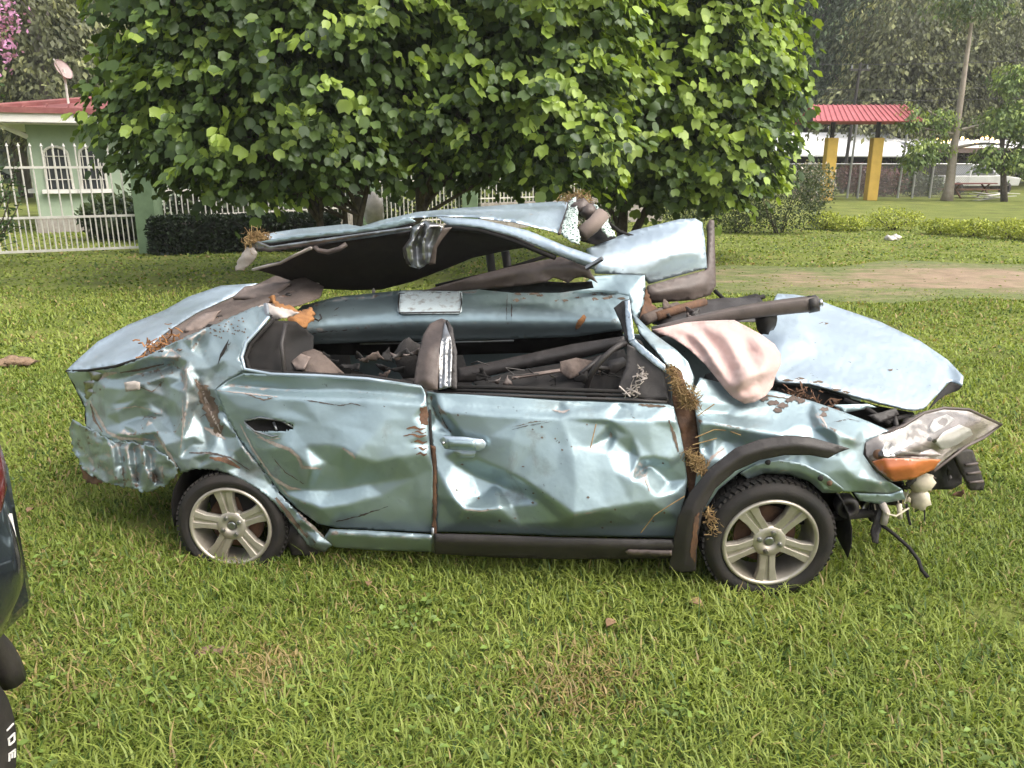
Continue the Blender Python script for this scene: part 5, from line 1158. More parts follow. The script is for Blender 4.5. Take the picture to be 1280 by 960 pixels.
broad_tree('bright broadleaf tree with a forked trunk in front of the block wall', on_ground(775, 318), [((0, 0, 0), at_Y(772, 200, 16.2), .12), ((.1, 0, 0), at_Y(845, 200, 16.2), .10), ((-.05, 0, .6), at_Y(735, 230, 16.2), .06)],
    [lobe(840, 40, 16, 1.9, 1.9, 1.6), lobe(895, 130, 15.8, 1.3, 1.5, 1.2), lobe(800, 150, 15.6, 1.5, 1.5, 1.1), lobe(760, 60, 15.8, 1.3, 1.5, 1.4), lobe(912, 60, 16, 1.0, 1.2, 1.2), lobe(890, 205, 15.7, 1.15, 1.2, .65), lobe(938, 170, 15.9, .6, .9, .9), lobe(810, 215, 15.9, 1.2, 1.2, .5), lobe(830, -70, 16, 2.4, 2.0, 1.5), lobe(955, 105, 16, .45, .6, .5)], 2100, 23, young=0.58, leafsize=0.165)

# ================================================================== LEFT: HOUSE, GATE, FENCE, HEDGE
GREEN = simple('pale_green_wall_paint', (0.36, 0.44, 0.33), (0.30, 0.38, 0.28), 2.5, 0.85, bmp=0.1, bscale=60)
GREEN2 = simple('green_pillar_paint', (0.20, 0.29, 0.17), (0.145, 0.215, 0.12), 4, 0.85, bmp=0.15, bscale=60)
WHITE = simple('white_painted_steel', (0.70, 0.68, 0.64), (0.56, 0.53, 0.48), 6, 0.55)
FASCIA = simple('white_fascia', (0.76, 0.74, 0.72), (0.68, 0.65, 0.63), 3, 0.7)
REDROOF = simple('red_painted_roofing', (0.20, 0.055, 0.055), (0.28, 0.11, 0.10), 3, 0.7)
DARKGL = simple('dark_window_glass', (0.03, 0.035, 0.04), (0.05, 0.055, 0.06), 3, 0.1)
BLOCK = simple('grey_concrete_block', (0.36, 0.33, 0.30), (0.25, 0.225, 0.20), 9, 0.95, bmp=0.4, bscale=60)
hc = Vector((at_Y(50, 280, 22.0).x, 22.0, 0))
house = empty('green_house', hc, math.radians(24), 'small pale green house with red roof behind the white gate', 'house')
# local: corner nearest the field at the origin, right wall along +x, left wall along +y
HW, HD, HH = 7.5, 6.5, 3.0
MB().box((HW / 2, HD / 2, HH / 2), (HW, HD, HH)).build('wall', GREEN, house)
MB().box((HW / 2, -.05, .2), (HW + .1, .1, .4)).build('plinth', BLOCK, house); MB().box((-.05, HD / 2, .2), (.1, HD, .4)).build('plinth', BLOCK, house)
e = .75; zr = HH + .12
ZR = .7
rv = [(-e, -e, zr), (HW + e, -e, zr), (HW + e, HD + e, zr), (-e, HD + e, zr), (HD / 2, HD / 2, zr + ZR), (HW - HD / 2, HD / 2, zr + ZR)]
ro = mesh_obj('roof', rv, [(0, 1, 5, 4), (1, 2, 5), (2, 3, 4, 5), (3, 0, 4), (0, 3, 2, 1)], REDROOF, house, thick=0.04)
for k in range(18):
    x = -e + .3 + k * 0.5; ta = max(0.0, min(1.0, min((x + e) / (HD / 2 + e), (HW + e - x) / (HD / 2 + e))))
    MB().tube([(x, -e, zr + .02), (x, -e + (HD / 2 + e) * ta * .98, zr + .02 + ZR * ta * .98)], 0.025, 4).build('roof_rib', REDROOF, ro)
MB().tube([(-e, -e, zr + .03), (HD / 2, HD / 2, zr + ZR + .04)], 0.09, 5).build('ridge_cap', REDROOF, ro)
MB().box((HW / 2, -e - .02, HH - .06), (HW + 2 * e, .06, .22)).build('fascia', FASCIA, house); MB().box((-e - .02, HD / 2, HH - .06), (.06, HD + 2 * e + .1, .22)).build('fascia', FASCIA, house)
MB().box((HW / 2, -e - .05, HH + .12), (HW + 2 * e + .2, .12, .14)).build('gutter', REDROOF, house); MB().box((-e - .05, HD / 2, HH + .121), (.12, HD + 2 * e + .02, .14)).build('gutter', REDROOF, house)
MB().box((HW / 2, -e / 2, HH - .19), (HW + 2 * e - .1, e - .06, .03)).build('soffit', FASCIA, house); MB().box((-e / 2, HD / 2, HH - .185), (e - .06, HD, .03)).build('soffit', FASCIA, house)
MB().tube([(-e, -e, HH - .1), (0, 0, HH - .5)], .07, 6).build('eave_bracket', FASCIA, house)
def arched_window(lx, side):
    z0, z1, w = 1.15, 2.05, 0.28
    def q(x, d, z): return (lx + x, -d, z) if side == 0 else (-d, lx + x, z)
    arc = [(w * math.cos(a), z1 + w * .7 * math.sin(a)) for a in np.linspace(0, math.pi, 10)]
    pts = [q(-w, .03, z0), q(w, .03, z0)] + [q(x, .03, z) for x, z in arc]
    wd = mesh_obj('window', pts, [tuple(range(len(pts)))], DARKGL, house)
    for k in range(4):
        xx = -w + 2 * w * (k + .5) / 4
        MB().tube([q(xx, .08, z0), q(xx, .08, z1 + .12)], .014, 5).build('bar', WHITE, wd)
    for zz in (1.4, 1.7, 2.0): MB().tube([q(-w, .085, zz), q(w, .085, zz)], .012, 5).build('bar', WHITE, wd)
    MB().tube([q(-w - .03, .06, z0)] + [q(x, .06, z) for x, z in reversed(arc)] + [q(w + .03, .06, z0)], .035, 6).build('frame', WHITE, wd)
    c = q(0, .1, z0 - .06); MB().box(c, (2 * w + .3, .2, .1) if side == 0 else (.2, 2 * w + .3, .1)).build('sill', FASCIA, wd)
arched_window(.62, 0); arched_window(1.45, 0); arched_window(.75, 1)
dish = empty('satellite_dish', at_Y(82, 104, 22.4), 0.5, 'pinkish satellite dish standing on the red house roof', 'satellite dish')
f_ = Matrix.Translation((0, 0, .35)) @ Matrix.Rotation(-0.6, 4, 'X') @ Matrix.Rotation(.7, 4, 'Z')
MB().lathe([(0.001, .08), (.11, .065), (.22, .02), (.27, 0.0), (.26, -.01)], 28, f_).build('reflector', simple('dish_grey_pink', (.40, .30, .29), (.32, .24, .23), 4, .6), dish, smooth=True)
MB().tube([(0, .05, .35), (0, .12, 0), (0, .12, -.5)], .03, 6).build('mast', WHITE, dish); MB().tube([(0, 0, .1), (-.18, -.55, .45), (-.2, -.6, .52)], .02, 6).build('feed_arm', WHITE, dish)
# white barred gate, one object per bar
def ground_at(px, y): return Vector((at_Y(px, 300, y).x, y, 0))
g0 = on_ground(-60, 326); g1 = on_ground(179, 316)
gate = empty('white_gate', g0, math.atan2(g1.y - g0.y, g1.x - g0.x), 'tall white steel bar gate in front of the green house', 'gate')
GL = (g1 - g0).length; GH = 2.15
bar = MB().tube([(0, 0, .12), (0, 0, GH)], .016, 6); bar.lathe([(0.0, .07), (.03, .0)], 6, Matrix.Translation((0, 0, GH)) @ Matrix.Rotation(math.pi / 2, 4, 'X'))
bar = bar.build('bar', WHITE, gate); nb_ = int(GL / .185)
for k in range(nb_):
    o = bar if k == 0 else copy_obj(bar, gate)
    o.location = (0.06 + k * (GL - .1) / (nb_ - 1), 0, 0)
sb = MB().tube([(0, 0, .12), (0, 0, .78)], .012, 5).build('short_bar', WHITE, gate)
for k in range(nb_ - 1):
    o = sb if k == 0 else copy_obj(sb, gate); o.location = (0.06 + (k + .5) * (GL - .1) / (nb_ - 1), 0, 0)
for z in (.12, .78, 1.75): MB().box((GL / 2, 0, z), (GL, .045, .045)).build('rail', WHITE, gate)
# pillars
def pillar(px, py, w, h, label):
    p = on_ground(px, py)
    t = empty('green_pillar', p, 0, label, 'pillar', 'green fence pillars')
    MB().box((0, 0, h / 2), (w, w, h)).build('shaft', GREEN2, t, bevel=.01); MB().box((0, 0, h + .04), (w + .1, w + .1, .08)).build('cap', GREEN2, t, bevel=.01)
    return p
q0 = pillar(192, 316, .42, 1.62, 'green painted pillar at the end of the white gate')
q1 = pillar(588, 288, .42, 1.75, 'green painted pillar between two barred fence bays')
qm = pillar(462, 295, .34, 1.7, 'green painted pillar behind the leaning tree trunk')
def fence_bay(a, b, label, wall_h, rail_h, gap=.13, blocks=False, nbar=True, bars=None):
    L = (b - a).length; t = empty('barred_fence', a, math.atan2(b.y - a.y, b.x - a.x), label, 'fence', 'barred fence bays')
    rows = max(1, int(round(wall_h / .2))); bh = wall_h / rows; n = int(L / .42)
    base = MB().box((0, 0, 0), (L / n - .012, .15, bh - .012)).build('block', BLOCK, t, bevel=.004)
    first = True
    MB().box((L / 2, 0.0, wall_h / 2), (L - .02, .13, wall_h - .01)).build('mortar_core', BLOCK, t)
    half = MB().box((0, 0, 0), (L / n / 2 - .012, .15, bh - .012)).build('block', BLOCK, t, bevel=.004); fh = True
    for r in range(rows):
        off = (r % 2) * .5; m = n - (1 if off else 0)
        for k in range(m):
            o = base if first else copy_obj(base, t); first = False
            o.location = ((k + .5 + off) * L / n, 0, (r + .5) * bh)
        if off:
            for xx in (L / n * .25, L - L / n * .25):
                o = half if fh else copy_obj(half, t); fh = False; o.location = (xx, 0, (r + .5) * bh)
    if fh: half.location = (L / n * .25, 0, -0.2)
    if nbar:
        nn = int(L / gap); bb = MB().tube([(0, 0, wall_h), (0, 0, rail_h)], .014, 5).build('bar', WHITE, t)
        for k in range(nn):
            o = bb if k == 0 else copy_obj(bb, t); o.location = ((k + .5) * L / nn, 0, 0)
        for z in (wall_h + .12, rail_h - .18): MB().box((L / 2, 0, z), (L, .035, .035)).build('rail', WHITE, t)
    return t
dq = (q1 - q0)
fence_bay(q0 + Vector((.25, .05, 0)), qm + Vector((-.2, 0, 0)), 'white barred fence on low block wall behind the hedge', .62, 1.45)
fence_bay(qm + Vector((.2, 0, 0)), q1 + Vector((-.25, 0, 0)), 'white barred fence bay behind the leaning tree trunk', .22, 1.55)
q2 = on_ground(735, 280)
fence_bay(q1 + Vector((.25, .05, 0)), q2, 'white barred fence on block wall behind the forked tree', .75, 1.75)
q3 = on_ground(826, 276)
fence_bay(q2 + Vector((.05, 0, 0)), q3, 'bare grey concrete block wall at the end of the fence', 1.1, 1.2, nbar=False)
# small leaf masses
def bush(name, label, cat, base, rx, ry, rz, n, size, cols, seed, group=None, boxy=False, stems=True, lift=0.5, spread=.25):
    t = empty(name, base, 0, label, cat, group); rg = np.random.default_rng(seed)
    if boxy:
        u = rg.uniform(-1, 1, (n, 3)); ax = rg.integers(0, 3, n); sg = np.sign(rg.uniform(-1, 1, n)); sg = np.where(ax == 2, 1, sg)
        outm = rg.uniform(0, 1, n) < .75; u[np.arange(n)[outm], ax[outm]] = sg[outm] * rg.uniform(.9, 1.03, outm.sum())
        out = np.zeros((n, 3)); out[np.arange(n), ax] = sg
    else:
        u = rg.normal(size=(n, 3)); u /= np.linalg.norm(u, axis=1, keepdims=True); out = u.copy()
        u *= (rg.uniform(.3, 1.0, n) ** .5)[:, None] * (1 + .3 * np.array([noise.noise(Vector(a) * 2.2 + Vector((seed, 0, 0))) for a in u]))[:, None]
    pos = u * np.array([rx, ry, rz]) + np.array([0, 0, rz * lift * 2 if not boxy else rz]); pos[:, 2] = np.maximum(pos[:, 2], .02)
    c = np.array(cols); i = rg.uniform(0, len(c) - 1.001, n); a = i.astype(int); f = (i - a)[:, None]
    col = (c[a] * (1 - f) + c[a + 1] * f) * rg.uniform(.75, 1.2, (n, 1))
    dn = rg.normal(size=(n, 3)) * .8 + out * .5 + np.array([0, 0, .25])
    leaf_mesh('foliage', pos, out + rg.normal(size=(n, 3)) * .5 + np.array([0, 0, .3]), dn, size * rg.uniform(.6, 1.3, n), col, (OV_V, OV_F), LF, t)
    if stems:
        mb = MB(); R = random.Random(seed)
        for _ in range(6): limb(mb, (R.uniform(-.1, .1) * rx, R.uniform(-.1, .1) * ry, 0), (R.uniform(-.7, .7) * rx, R.uniform(-.7, .7) * ry, rz * 1.3), .018, .006, .1, 5, 3, R)
        mb.build('stem', BARK, t, smooth=True)
    return t
h0 = on_ground(205, 318); h1 = on_ground(405, 312)
hd_ = bush('clipped_hedge', 'dark clipped box hedge under the broadleaf tree', 'hedge', (h0 + h1) / 2 + Vector((0, .2, 0)), (h1 - h0).length / 2 + .25, .42, .36, 14000, .09, [(.010, .018, .007), (.018, .033, .010), (.032, .055, .015)], 31, boxy=True, stems=False)
MB().blob((0, 0, .34), ((h1 - h0).length / 2 + .12, .33, .36), 16, .05, 2).build('core', simple('hedge_core_twigs', (.012, .018, .008), (.02, .02, .012), 9, .95), hd_, smooth=True)
hd_.rotation_euler = (0, 0, math.atan2(h1.y - h0.y, h1.x - h0.x))
for k, (px, y, rx, rz) in enumerate(((230, 19.5, 1.5, .8), (300, 20.5, 1.6, 1.0), (370, 21, 1.6, .9), (440, 23, 1.4, .8), (530, 25, 1.8, .9), (650, 27, 2.2, 1.0), (150, 20, .9, .5))):
    bush('garden_bush', ['dark garden bush behind the fence next to the gate pillar', 'dark garden bush behind the middle of the clipped hedge', 'dark garden bush behind the end of the clipped hedge', 'dark garden bush behind the slim green pillar', 'dark garden bush behind the leaning trunk and fence bars', 'dark garden bush behind the block wall fence', 'low garden bush behind the white gate'][k], 'bush', Vector((at_Y(px, 280, y).x, y, 0)), rx, .8, rz, 1500, .2, [(.02, .035, .012), (.04, .065, .02), (.075, .10, .03)], 130 + k, 'garden bushes behind the fence')
# leafy shrub with small leaves beside the gate, left edge, and a pink flowering one above it
def twig_shrub(base, seed, label):
    t = empty('twiggy_shrub', base, 0, label, 'shrub'); rg = np.random.default_rng(seed); mb = MB(); R = random.Random(seed)
    P = []; D = []
    for k in range(16):
        e = Vector((R.uniform(-.5, 1.25), R.uniform(-.5, .5), R.uniform(.4, 2.1))); pts = limb(mb, (R.uniform(-.1, .1), 0, 0), e, .018, .004, .2, 5, 10, R)
        for i in range(3, 10):
            for s in range(5):
                t_ = R.random(); q = pts[i].lerp(pts[i + 1], t_); P.append(q + Vector((R.gauss(0, .03), R.gauss(0, .03), R.gauss(0, .03)))); D.append((R.gauss(0, 1), R.gauss(0, 1), R.gauss(0, .6)))
    mb.build('stem', BARK, t, smooth=True); n = len(P)
    leaf_mesh('foliage', np.array([tuple(p) for p in P]), rg.normal(size=(n, 3)) + [0, 0, 1], np.array(D), rg.uniform(.07, .13, n), np.array([.06, .11, .035]) * rg.uniform(.6, 1.5, (n, 1)), (OV_V, OV_F), LF, t)
twig_shrub(on_ground(-35, 335), 5, 'sparse twiggy shrub reaching across the white gate')
def pink_tree():
    base = on_ground(-150, 300); t = empty('flowering_tree', base, 0, 'small tree with pink blossom clusters beside the house roof', 'tree')
    mb = MB(); R = random.Random(3); rg = np.random.default_rng(3)
    tips = []
    for k in range(6):
        px = (2, -25, -60, 8, -90, -40)[k]; py = (55, 35, 60, 20, 30, 10)[k]
        tp = at_Y(px, py, base.y - .3) - base; limb(mb, (0, 0, 0), tp, .06, .012, .08, 6, 6, R); tips.append(tp)
    mb.build('trunk', BARK, t, smooth=True)
    P = []; 
    for tp in tips:
        for _ in range(120): P.append((tp.x + R.gauss(0, .16), tp.y + R.gauss(0, .16), tp.z + R.gauss(0, .28)))
    n = len(P); leaf_mesh('blossom', np.array(P), rg.normal(size=(n, 3)), rg.normal(size=(n, 3)), rg.uniform(.09, .16, n), np.array([.62, .30, .52]) * rg.uniform(.7, 1.2, (n, 1)), (OV_V, OV_F), LF, t)
    P = np.array(P)[:240] * [.9, 1, .85]; n = len(P)
    leaf_mesh('crown', P, rg.normal(size=(n, 3)), rg.normal(size=(n, 3)), rg.uniform(.1, .18, n), np.array([.06, .12, .03]) * rg.uniform(.6, 1.3, (n, 1)), (OV_V, OV_F), LF, t)
pink_tree()
sg = at_Y(512, 255, 13.8); st = MB().tube([(0, 0, 0), (0, 0, 1.3)], .085, 10).build('grey_post', simple('weathered_post', (.22, .19, .16), (.15, .125, .105), 9, .9, bmp=.4), None, smooth=True)
st.location = on_ground(451, 345); tag(st, 'short weathered round post between the two left trees', 'post')
mb = MB(); R = random.Random(8)
sack = panel_sack = MB().blob((0, 0, .32), (.22, .16, .34), 12, .25, 3).build('white_sack', simple('dirty_white_sack', (.62, .58, .56), (.45, .42, .40), 8, .9, bmp=.5, bscale=14), None, smooth=True)
sack.location = on_ground(466, 318) + Vector((0, .3, .55)); tag(sack, 'crumpled white plastic sack hung on the fence by the post', 'sack')

# ================================================================== RIGHT: BUSHES, GATEWAY, SHELTER
YG = [(.20, .25, .04), (.42, .48, .07), (.58, .60, .11)]
for k, (px, py, rx, rz) in enumerate(((1115, 288, 1.1, .42), (1060, 289, .6, .26), (1175, 293, .6, .28), (1215, 296, .7, .30), (1265, 299, .8, .34), (1030, 287, .5, .35), (1310, 302, .9, .3))):
    bush('low_shrub', ['round yellow green shrub, widest of the low row', 'small yellow green shrub between the dark bush and the widest shrub', 'low yellow green shrub just right of the widest shrub', 'low yellow green shrub in front of the tall pale trunk', 'low yellow green shrub in front of the scrap boards', 'yellow green shrub touching the tall dark bush', 'last yellow green shrub at the end of the row'][k], 'shrub', on_ground(px, py), rx * .85, .4, rz * .72, 1300, .075, YG, 40 + k, 'low shrubs in a row')
bush('dark_bush', 'tall dark leggy bush beside the yellow gateway post', 'bush', on_ground(975, 292), 1.35, .8, .95, 4200, .075, [(.028, .045, .015), (.06, .085, .028), (.12, .14, .05)], 60, 'dark bushes right of the tree')
bush('dark_bush', 'dark spreading bush below the bright tree crown', 'bush', on_ground(920, 291), .8, .6, .5, 2200, .075, [(.035, .055, .018), (.075, .11, .03), (.16, .2, .06)], 61, 'dark bushes right of the tree')
bush('dark_bush', 'grey green feathery bush at the end of the block wall', 'bush', on_ground(855, 286), .9, .6, .62, 2400, .085, [(.05, .075, .03), (.09, .125, .045), (.15, .19, .07)], 62, 'dark bushes right of the tree')
bush('dark_bush', 'low dark bush at the foot of the forked tree', 'bush', on_ground(745, 292), .9, .6, .42, 1800, .08, [(.025, .045, .014), (.05, .085, .022), (.10, .13, .04)], 63, 'dark bushes right of the tree')
bush('blossom_shrub', 'shrub with pale blossoms climbing the yellow post', 'shrub', on_ground(1015, 262), .9, .6, .95, 900, .16, [(.05, .08, .03), (.12, .15, .06), (.75, .62, .55)], 64)
YEL = simple('yellow_post_paint', (.62, .40, .075), (.52, .33, .06), 3, .7, bmp=.1)
PINKROOF = simple('red_corrugated_roofing', (.46, .12, .13), (.38, .09, .10), 3, .45)
gw0 = on_ground(1030, 250); gw1 = on_ground(1090, 251)
gw = empty('gateway', (gw0 + gw1) / 2, 0, 'gateway with two yellow posts and a small red pitched roof', 'gateway')
hwid = (gw1 - gw0).length / 2
for s in (-1, 1):
    MB().box((s * hwid, 0, 1.5), (.52, .5, 3.0)).build('post', YEL, gw, bevel=.03)
    MB().tube([(s * hwid, 0, 3.0), (s * hwid, 0, 4.0)], .11, 6).build('upright', M['black'], gw)
MB().box((0, 0, 3.92), (hwid * 2 + 1.6, .15, .15)).build('beam', M['trim'], gw)
rl = hwid + 1.25
grf = mesh_obj('roof', [(-rl - .1, -1.0, 3.75), (rl + .5, -1.0, 3.75), (rl + .1, .3, 4.55), (-rl + .2, .3, 4.55), (-rl - .1, 1.6, 3.75), (rl + .5, 1.6, 3.75)], [(0, 1, 2, 3), (3, 2, 5, 4)], PINKROOF, gw, thick=.06)
for k in range(20):
    t = (k + .5) / 20
    MB().tube([(-rl - .1 + (2 * rl + .6) * t, -1.0, 3.77), (-rl + .2 + (2 * rl - .1) * t, .3, 4.57)], .03, 4).build('roof_rib', PINKROOF, grf)
mesh_obj('gable_board', [(-rl - .05, -1.0, 3.73), (-rl + .24, .3, 4.5), (-rl - .05, 1.6, 3.73)], [(0, 1, 2)], M['trim'], gw, thick=.05)
# chain link fence with pipe posts
def chain_mat():
    m, nt, b, out = new_mat('chain_link_wire')
    w1 = N(nt, 'ShaderNodeTexWave'); w1.inputs['Scale'].default_value = 6; w1.bands_direction = 'DIAGONAL'
    nt.links.new(coords(nt), w1.inputs['Vector'])
    t = N(nt, 'ShaderNodeBsdfTransparent'); s = N(nt, 'ShaderNodeMixShader')
    rm = ramp(nt, w1.outputs['Fac'], [(0.2, (.12, .12, .12)), (0.9, (.42, .42, .42))])
    b.inputs['Base Color'].default_value = (.34, .33, .32, 1); b.inputs['Roughness'].default_value = .7
    nt.links.new(rm, s.inputs[0]); nt.links.new(t.outputs[0], s.inputs[1]); nt.links.new(b.outputs[0], s.inputs[2]); nt.links.new(s.outputs[0], out.inputs[0]); return m
PIPE = simple('galvanised_pipe', (.48, .48, .49), (.36, .36, .37), 6, .45, .4)
c0 = on_ground(880, 248); c1 = on_ground(1300, 247.5)
cf = empty('chain_link_fence', c0, math.atan2(c1.y - c0.y, c1.x - c0.x), 'grey chain link fence with pipe posts behind the yellow gateway', 'fence')
CL = (c1 - c0).length; CH = 1.75
mesh_obj('wire_mesh', [(0, 0, .05), (CL * .78, 0, .05), (CL * .78, 0, CH), (0, 0, CH)], [(0, 1, 2, 3)], chain_mat(), cf)
MB().tube([(0, 0, CH), (CL * .78, 0, CH)], .04, 6).build('rail', PIPE, cf)
for i, px in enumerate((905, 945, 990, 1020, 1039, 1057, 1070, 1120, 1138, 1160)):
    x = (px - 880) / 420 * CL; h = (CH, CH, CH, CH, CH, 3.9, CH, 4.2, CH, CH + .2)[i]
    MB().tube([(x, -.05, 0), (x + (.0 if h < 3 else .1), -.05, h)], .055, 6).build('pipe_post', PIPE, cf)
# open shelter with white roof
sy = 52.0
sc0 = Vector((at_Y(985, 200, sy).x, sy, 0)); sc1 = Vector((at_Y(1262, 200, sy).x, sy, 0))
sh = empty('open_shelter', (sc0 + sc1) / 2, 0, 'long open sided shelter with white sheet roof behind the fence', 'shelter')
W = (sc1 - sc0).length / 2
ze = at_Y(1100, 194, sy).z; zt = at_Y(1100, 165, sy + 5).z
SHW = simple('white_roof_sheet', (.78, .78, .79), (.70, .70, .72), 2, .5)
mesh_obj('roof', [(-W - 1, -.5, ze), (W * .25, -.5, ze - .05), (W * .25, 6, zt), (-W - 1, 6, zt)], [(0, 1, 2, 3)], SHW, sh, thick=.08)
mesh_obj('roof', [(W * .2, -.2, ze + .5), (W + 2.5, -.2, ze + .35), (W + 2.5, 5, ze + 1.05), (W * .2, 5, ze + 1.15)], [(0, 1, 2, 3)], SHW, sh, thick=.08)
mesh_obj('back_wall', [(-W - 1, 6, 0), (W + 2.5, 6, 0), (W + 2.5, 6, ze + .9), (-W - 1, 6, ze + .9)], [(0, 1, 2, 3)], simple('dark_timber', (.045, .035, .03), (.03, .024, .02), 2, .9), sh, thick=.1)
for t in (-1, -.6, -.2, .2, .6, .95): MB().tube([(W * t, -.2, 0), (W * t, -.2, ze)], .08, 6).build('post', M['trim'], sh)
MB().box((W * .62, -.25, ze + .28), (W * .95, .12, .3)).build('fascia_board', simple('brown_fascia', (.16, .12, .11), (.12, .09, .08), 3, .8), sh)
def emis(name, col, s):
    m, nt, b, _ = new_mat(name); b.inputs['Emission Color'].default_value = (*col, 1); b.inputs['Emission Strength'].default_value = s; b.inputs['Base Color'].default_value = (*col, 1); return m
BULB = emis('warm_lit_bulb', (1.0, .62, .22), 6.0)
for k in range(14):
    px = 1172 + k * 6.2; p = at_Y(px, 175 + 3 * math.sin(k * 1.1), sy - .4)
    o = MB().blob((0, 0, 0), (.09, .09, .11), 8, 0).build('string_light', BULB, None, smooth=True); o.location = p
    tag(o, 'small warm lit bulb strung under the shelter roof edge', 'light bulb', 'string lights under the shelter roof')
for k, (px, py, rx, rz) in enumerate(((1075, 222, 1.6, .9), (1105, 225, 1.3, .75), (1150, 228, 1.4, .6), (1010, 226, 1.6, .7))):
    bush('ornamental_plant', ['reddish ornamental plant seen between the two yellow posts', 'reddish ornamental plant behind the fence between yellow post and pale trunk', 'dark green plant behind the chain link fence beside the pale trunk', 'dark green plant behind the chain link fence beside the dark bush'][k], 'plant', Vector((at_Y(px, 230, 46).x, 46, 0)), rx, .7, rz, 1200, .2, [(.09, .035, .04), (.16, .06, .07), (.24, .11, .1)] if k < 2 else [(.03, .05, .02), (.05, .08, .03), (.09, .12, .05)], 80 + k, 'plants behind the chain link fence')
# white pickup under the shelter
pk = empty('white_pickup', Vector((at_Y(1215, 230, 49).x, 49, 0)), 0.15, 'white pickup truck parked under the shelter', 'pickup')
PW = simple('white_car_paint', (.52, .52, .52), (.45, .45, .45), 2, .3, 0, .5)
mesh_obj('body', [(x, y, z) for (x, z) in ((-2.5, .5), (2.4, .5), (2.5, .95), (1.2, 1.12), (.7, 1.1), (-2.5, 1.1)) for y in (-.85, .85)], [(0, 2, 4, 6, 8, 10), (1, 11, 9, 7, 5, 3)] + [(2 * i, 2 * i + 1, (2 * i + 3) % 12, (2 * i + 2) % 12) for i in range(6)], PW, pk, bevel=.05)
mesh_obj('cab', [(x, y * s, z) for (x, z, s) in ((-.9, 1.1, 1), (1.1, 1.1, 1), (.45, 1.72, .82), (-.65, 1.75, .82)) for y in (-.82, .82)], [(0, 2, 4, 6), (1, 7, 5, 3)] + [(2 * i, 2 * i + 1, (2 * i + 3) % 8, (2 * i + 2) % 8) for i in range(4)], PW, pk, bevel=.05)
mesh_obj('side_window', [(-.75, -.845, 1.16), (.85, -.845, 1.16), (.4, -.70, 1.64), (-.58, -.70, 1.66)], [(0, 1, 2, 3)], DARKGL, pk)
for s in (-1.55, 1.55): MB().lathe([(.2, .0), (.36, .02), (.37, .2), (.2, .22)], 24, Matrix.Translation((s, -.9, .37))).build('wheel', M['rubber'], pk, smooth=True)
tb = empty('picnic_table', Vector((at_Y(1212, 240, 44).x, 44, 0)), .2, 'dark red wooden picnic table beside the tall pole', 'table')
MB().box((0, 0, .75), (2.6, .8, .06)).build('table_top', simple('dark_red_wood', (.18, .06, .05), (.12, .045, .04), 5, .8), tb)
for s in (-1, 1):
    MB().tube([(s * .9, -.5, 0), (s * .9, .3, .75)], .05, 5).build('leg', M['rust'], tb); MB().tube([(s * .9, .5, 0), (s * .9, -.3, .75)], .05, 5).build('leg', M['rust'], tb)
    MB().box((0, s * .75, .45), (2.6, .28, .05)).build('bench_seat', M['rust'], tb)
pile = empty('scrap_board_pile', on_ground(1238, 250), 0, 'pile of pale scrap boards lying below the almond tree', 'boards'); R = random.Random(4)
for k in range(7): MB().box((R.uniform(-.6, .6), R.uniform(-.4, .4), .06 + k * .05), (1.6, .22, .03), Matrix.Rotation(R.uniform(-.7, .7), 3, 'Z') @ Matrix.Rotation(R.uniform(-.15, .15), 3, 'Y')).build('board', FASCIA, pile)
# tall leaning trunk with a high crown, and a round-leaved tree
def pole_tree():
    b = on_ground(1183, 251); t = empty('tall_pale_tree', b, 0, 'tall pale bare trunk with a small high crown by the chain link fence', 'tree')
    tp = at_Y(1215, 25, b.y) - b
    mb = MB(); mb.tube([(0, 0, 0), (.05, 0, .5), tp * .33, tp * .66, tp, tp * 1.12], [.30, .23, .17, .12, .07, .03], 10)
    R = random.Random(2)
    for (px, py, fr) in ((1150, 160, .38), (1240, 152, .4), (1160, 138, .42), (1265, 182, .3), (1150, 178, .3)): limb(mb, tp * fr, at_Y(px, py, b.y + R.uniform(-.6, .6)) - b, .09, .03, .1, 6, 5, R)
    mb.build('trunk', simple('pale_bark', (.40, .34, .29), (.30, .25, .21), 5, .9, bmp=.3), t, smooth=True)
    rg = np.random.default_rng(5); lobes = [lobe(1215, 8, b.y, 1.6, 1.2, .7), lobe(1190, 0, b.y, 1.2, 1, .7), lobe(1240, -5, b.y, 1.3, 1.1, .7), lobe(1215, -40, b.y, 1.8, 1.4, 1.2)]
    balls = [lobe(1150, 190, b.y, .75, .7, .62), lobe(1172, 186, b.y, .6, .6, .55), lobe(1138, 147, b.y, .6, .6, .5), lobe(1178, 150, b.y, .65, .6, .5), lobe(1142, 202, b.y, .5, .5, .4)]
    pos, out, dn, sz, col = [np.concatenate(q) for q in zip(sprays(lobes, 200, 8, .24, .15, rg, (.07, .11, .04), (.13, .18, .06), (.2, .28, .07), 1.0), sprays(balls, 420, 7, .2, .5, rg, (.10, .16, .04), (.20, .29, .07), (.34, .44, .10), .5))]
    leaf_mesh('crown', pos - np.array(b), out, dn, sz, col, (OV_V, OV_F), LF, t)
pole_tree()
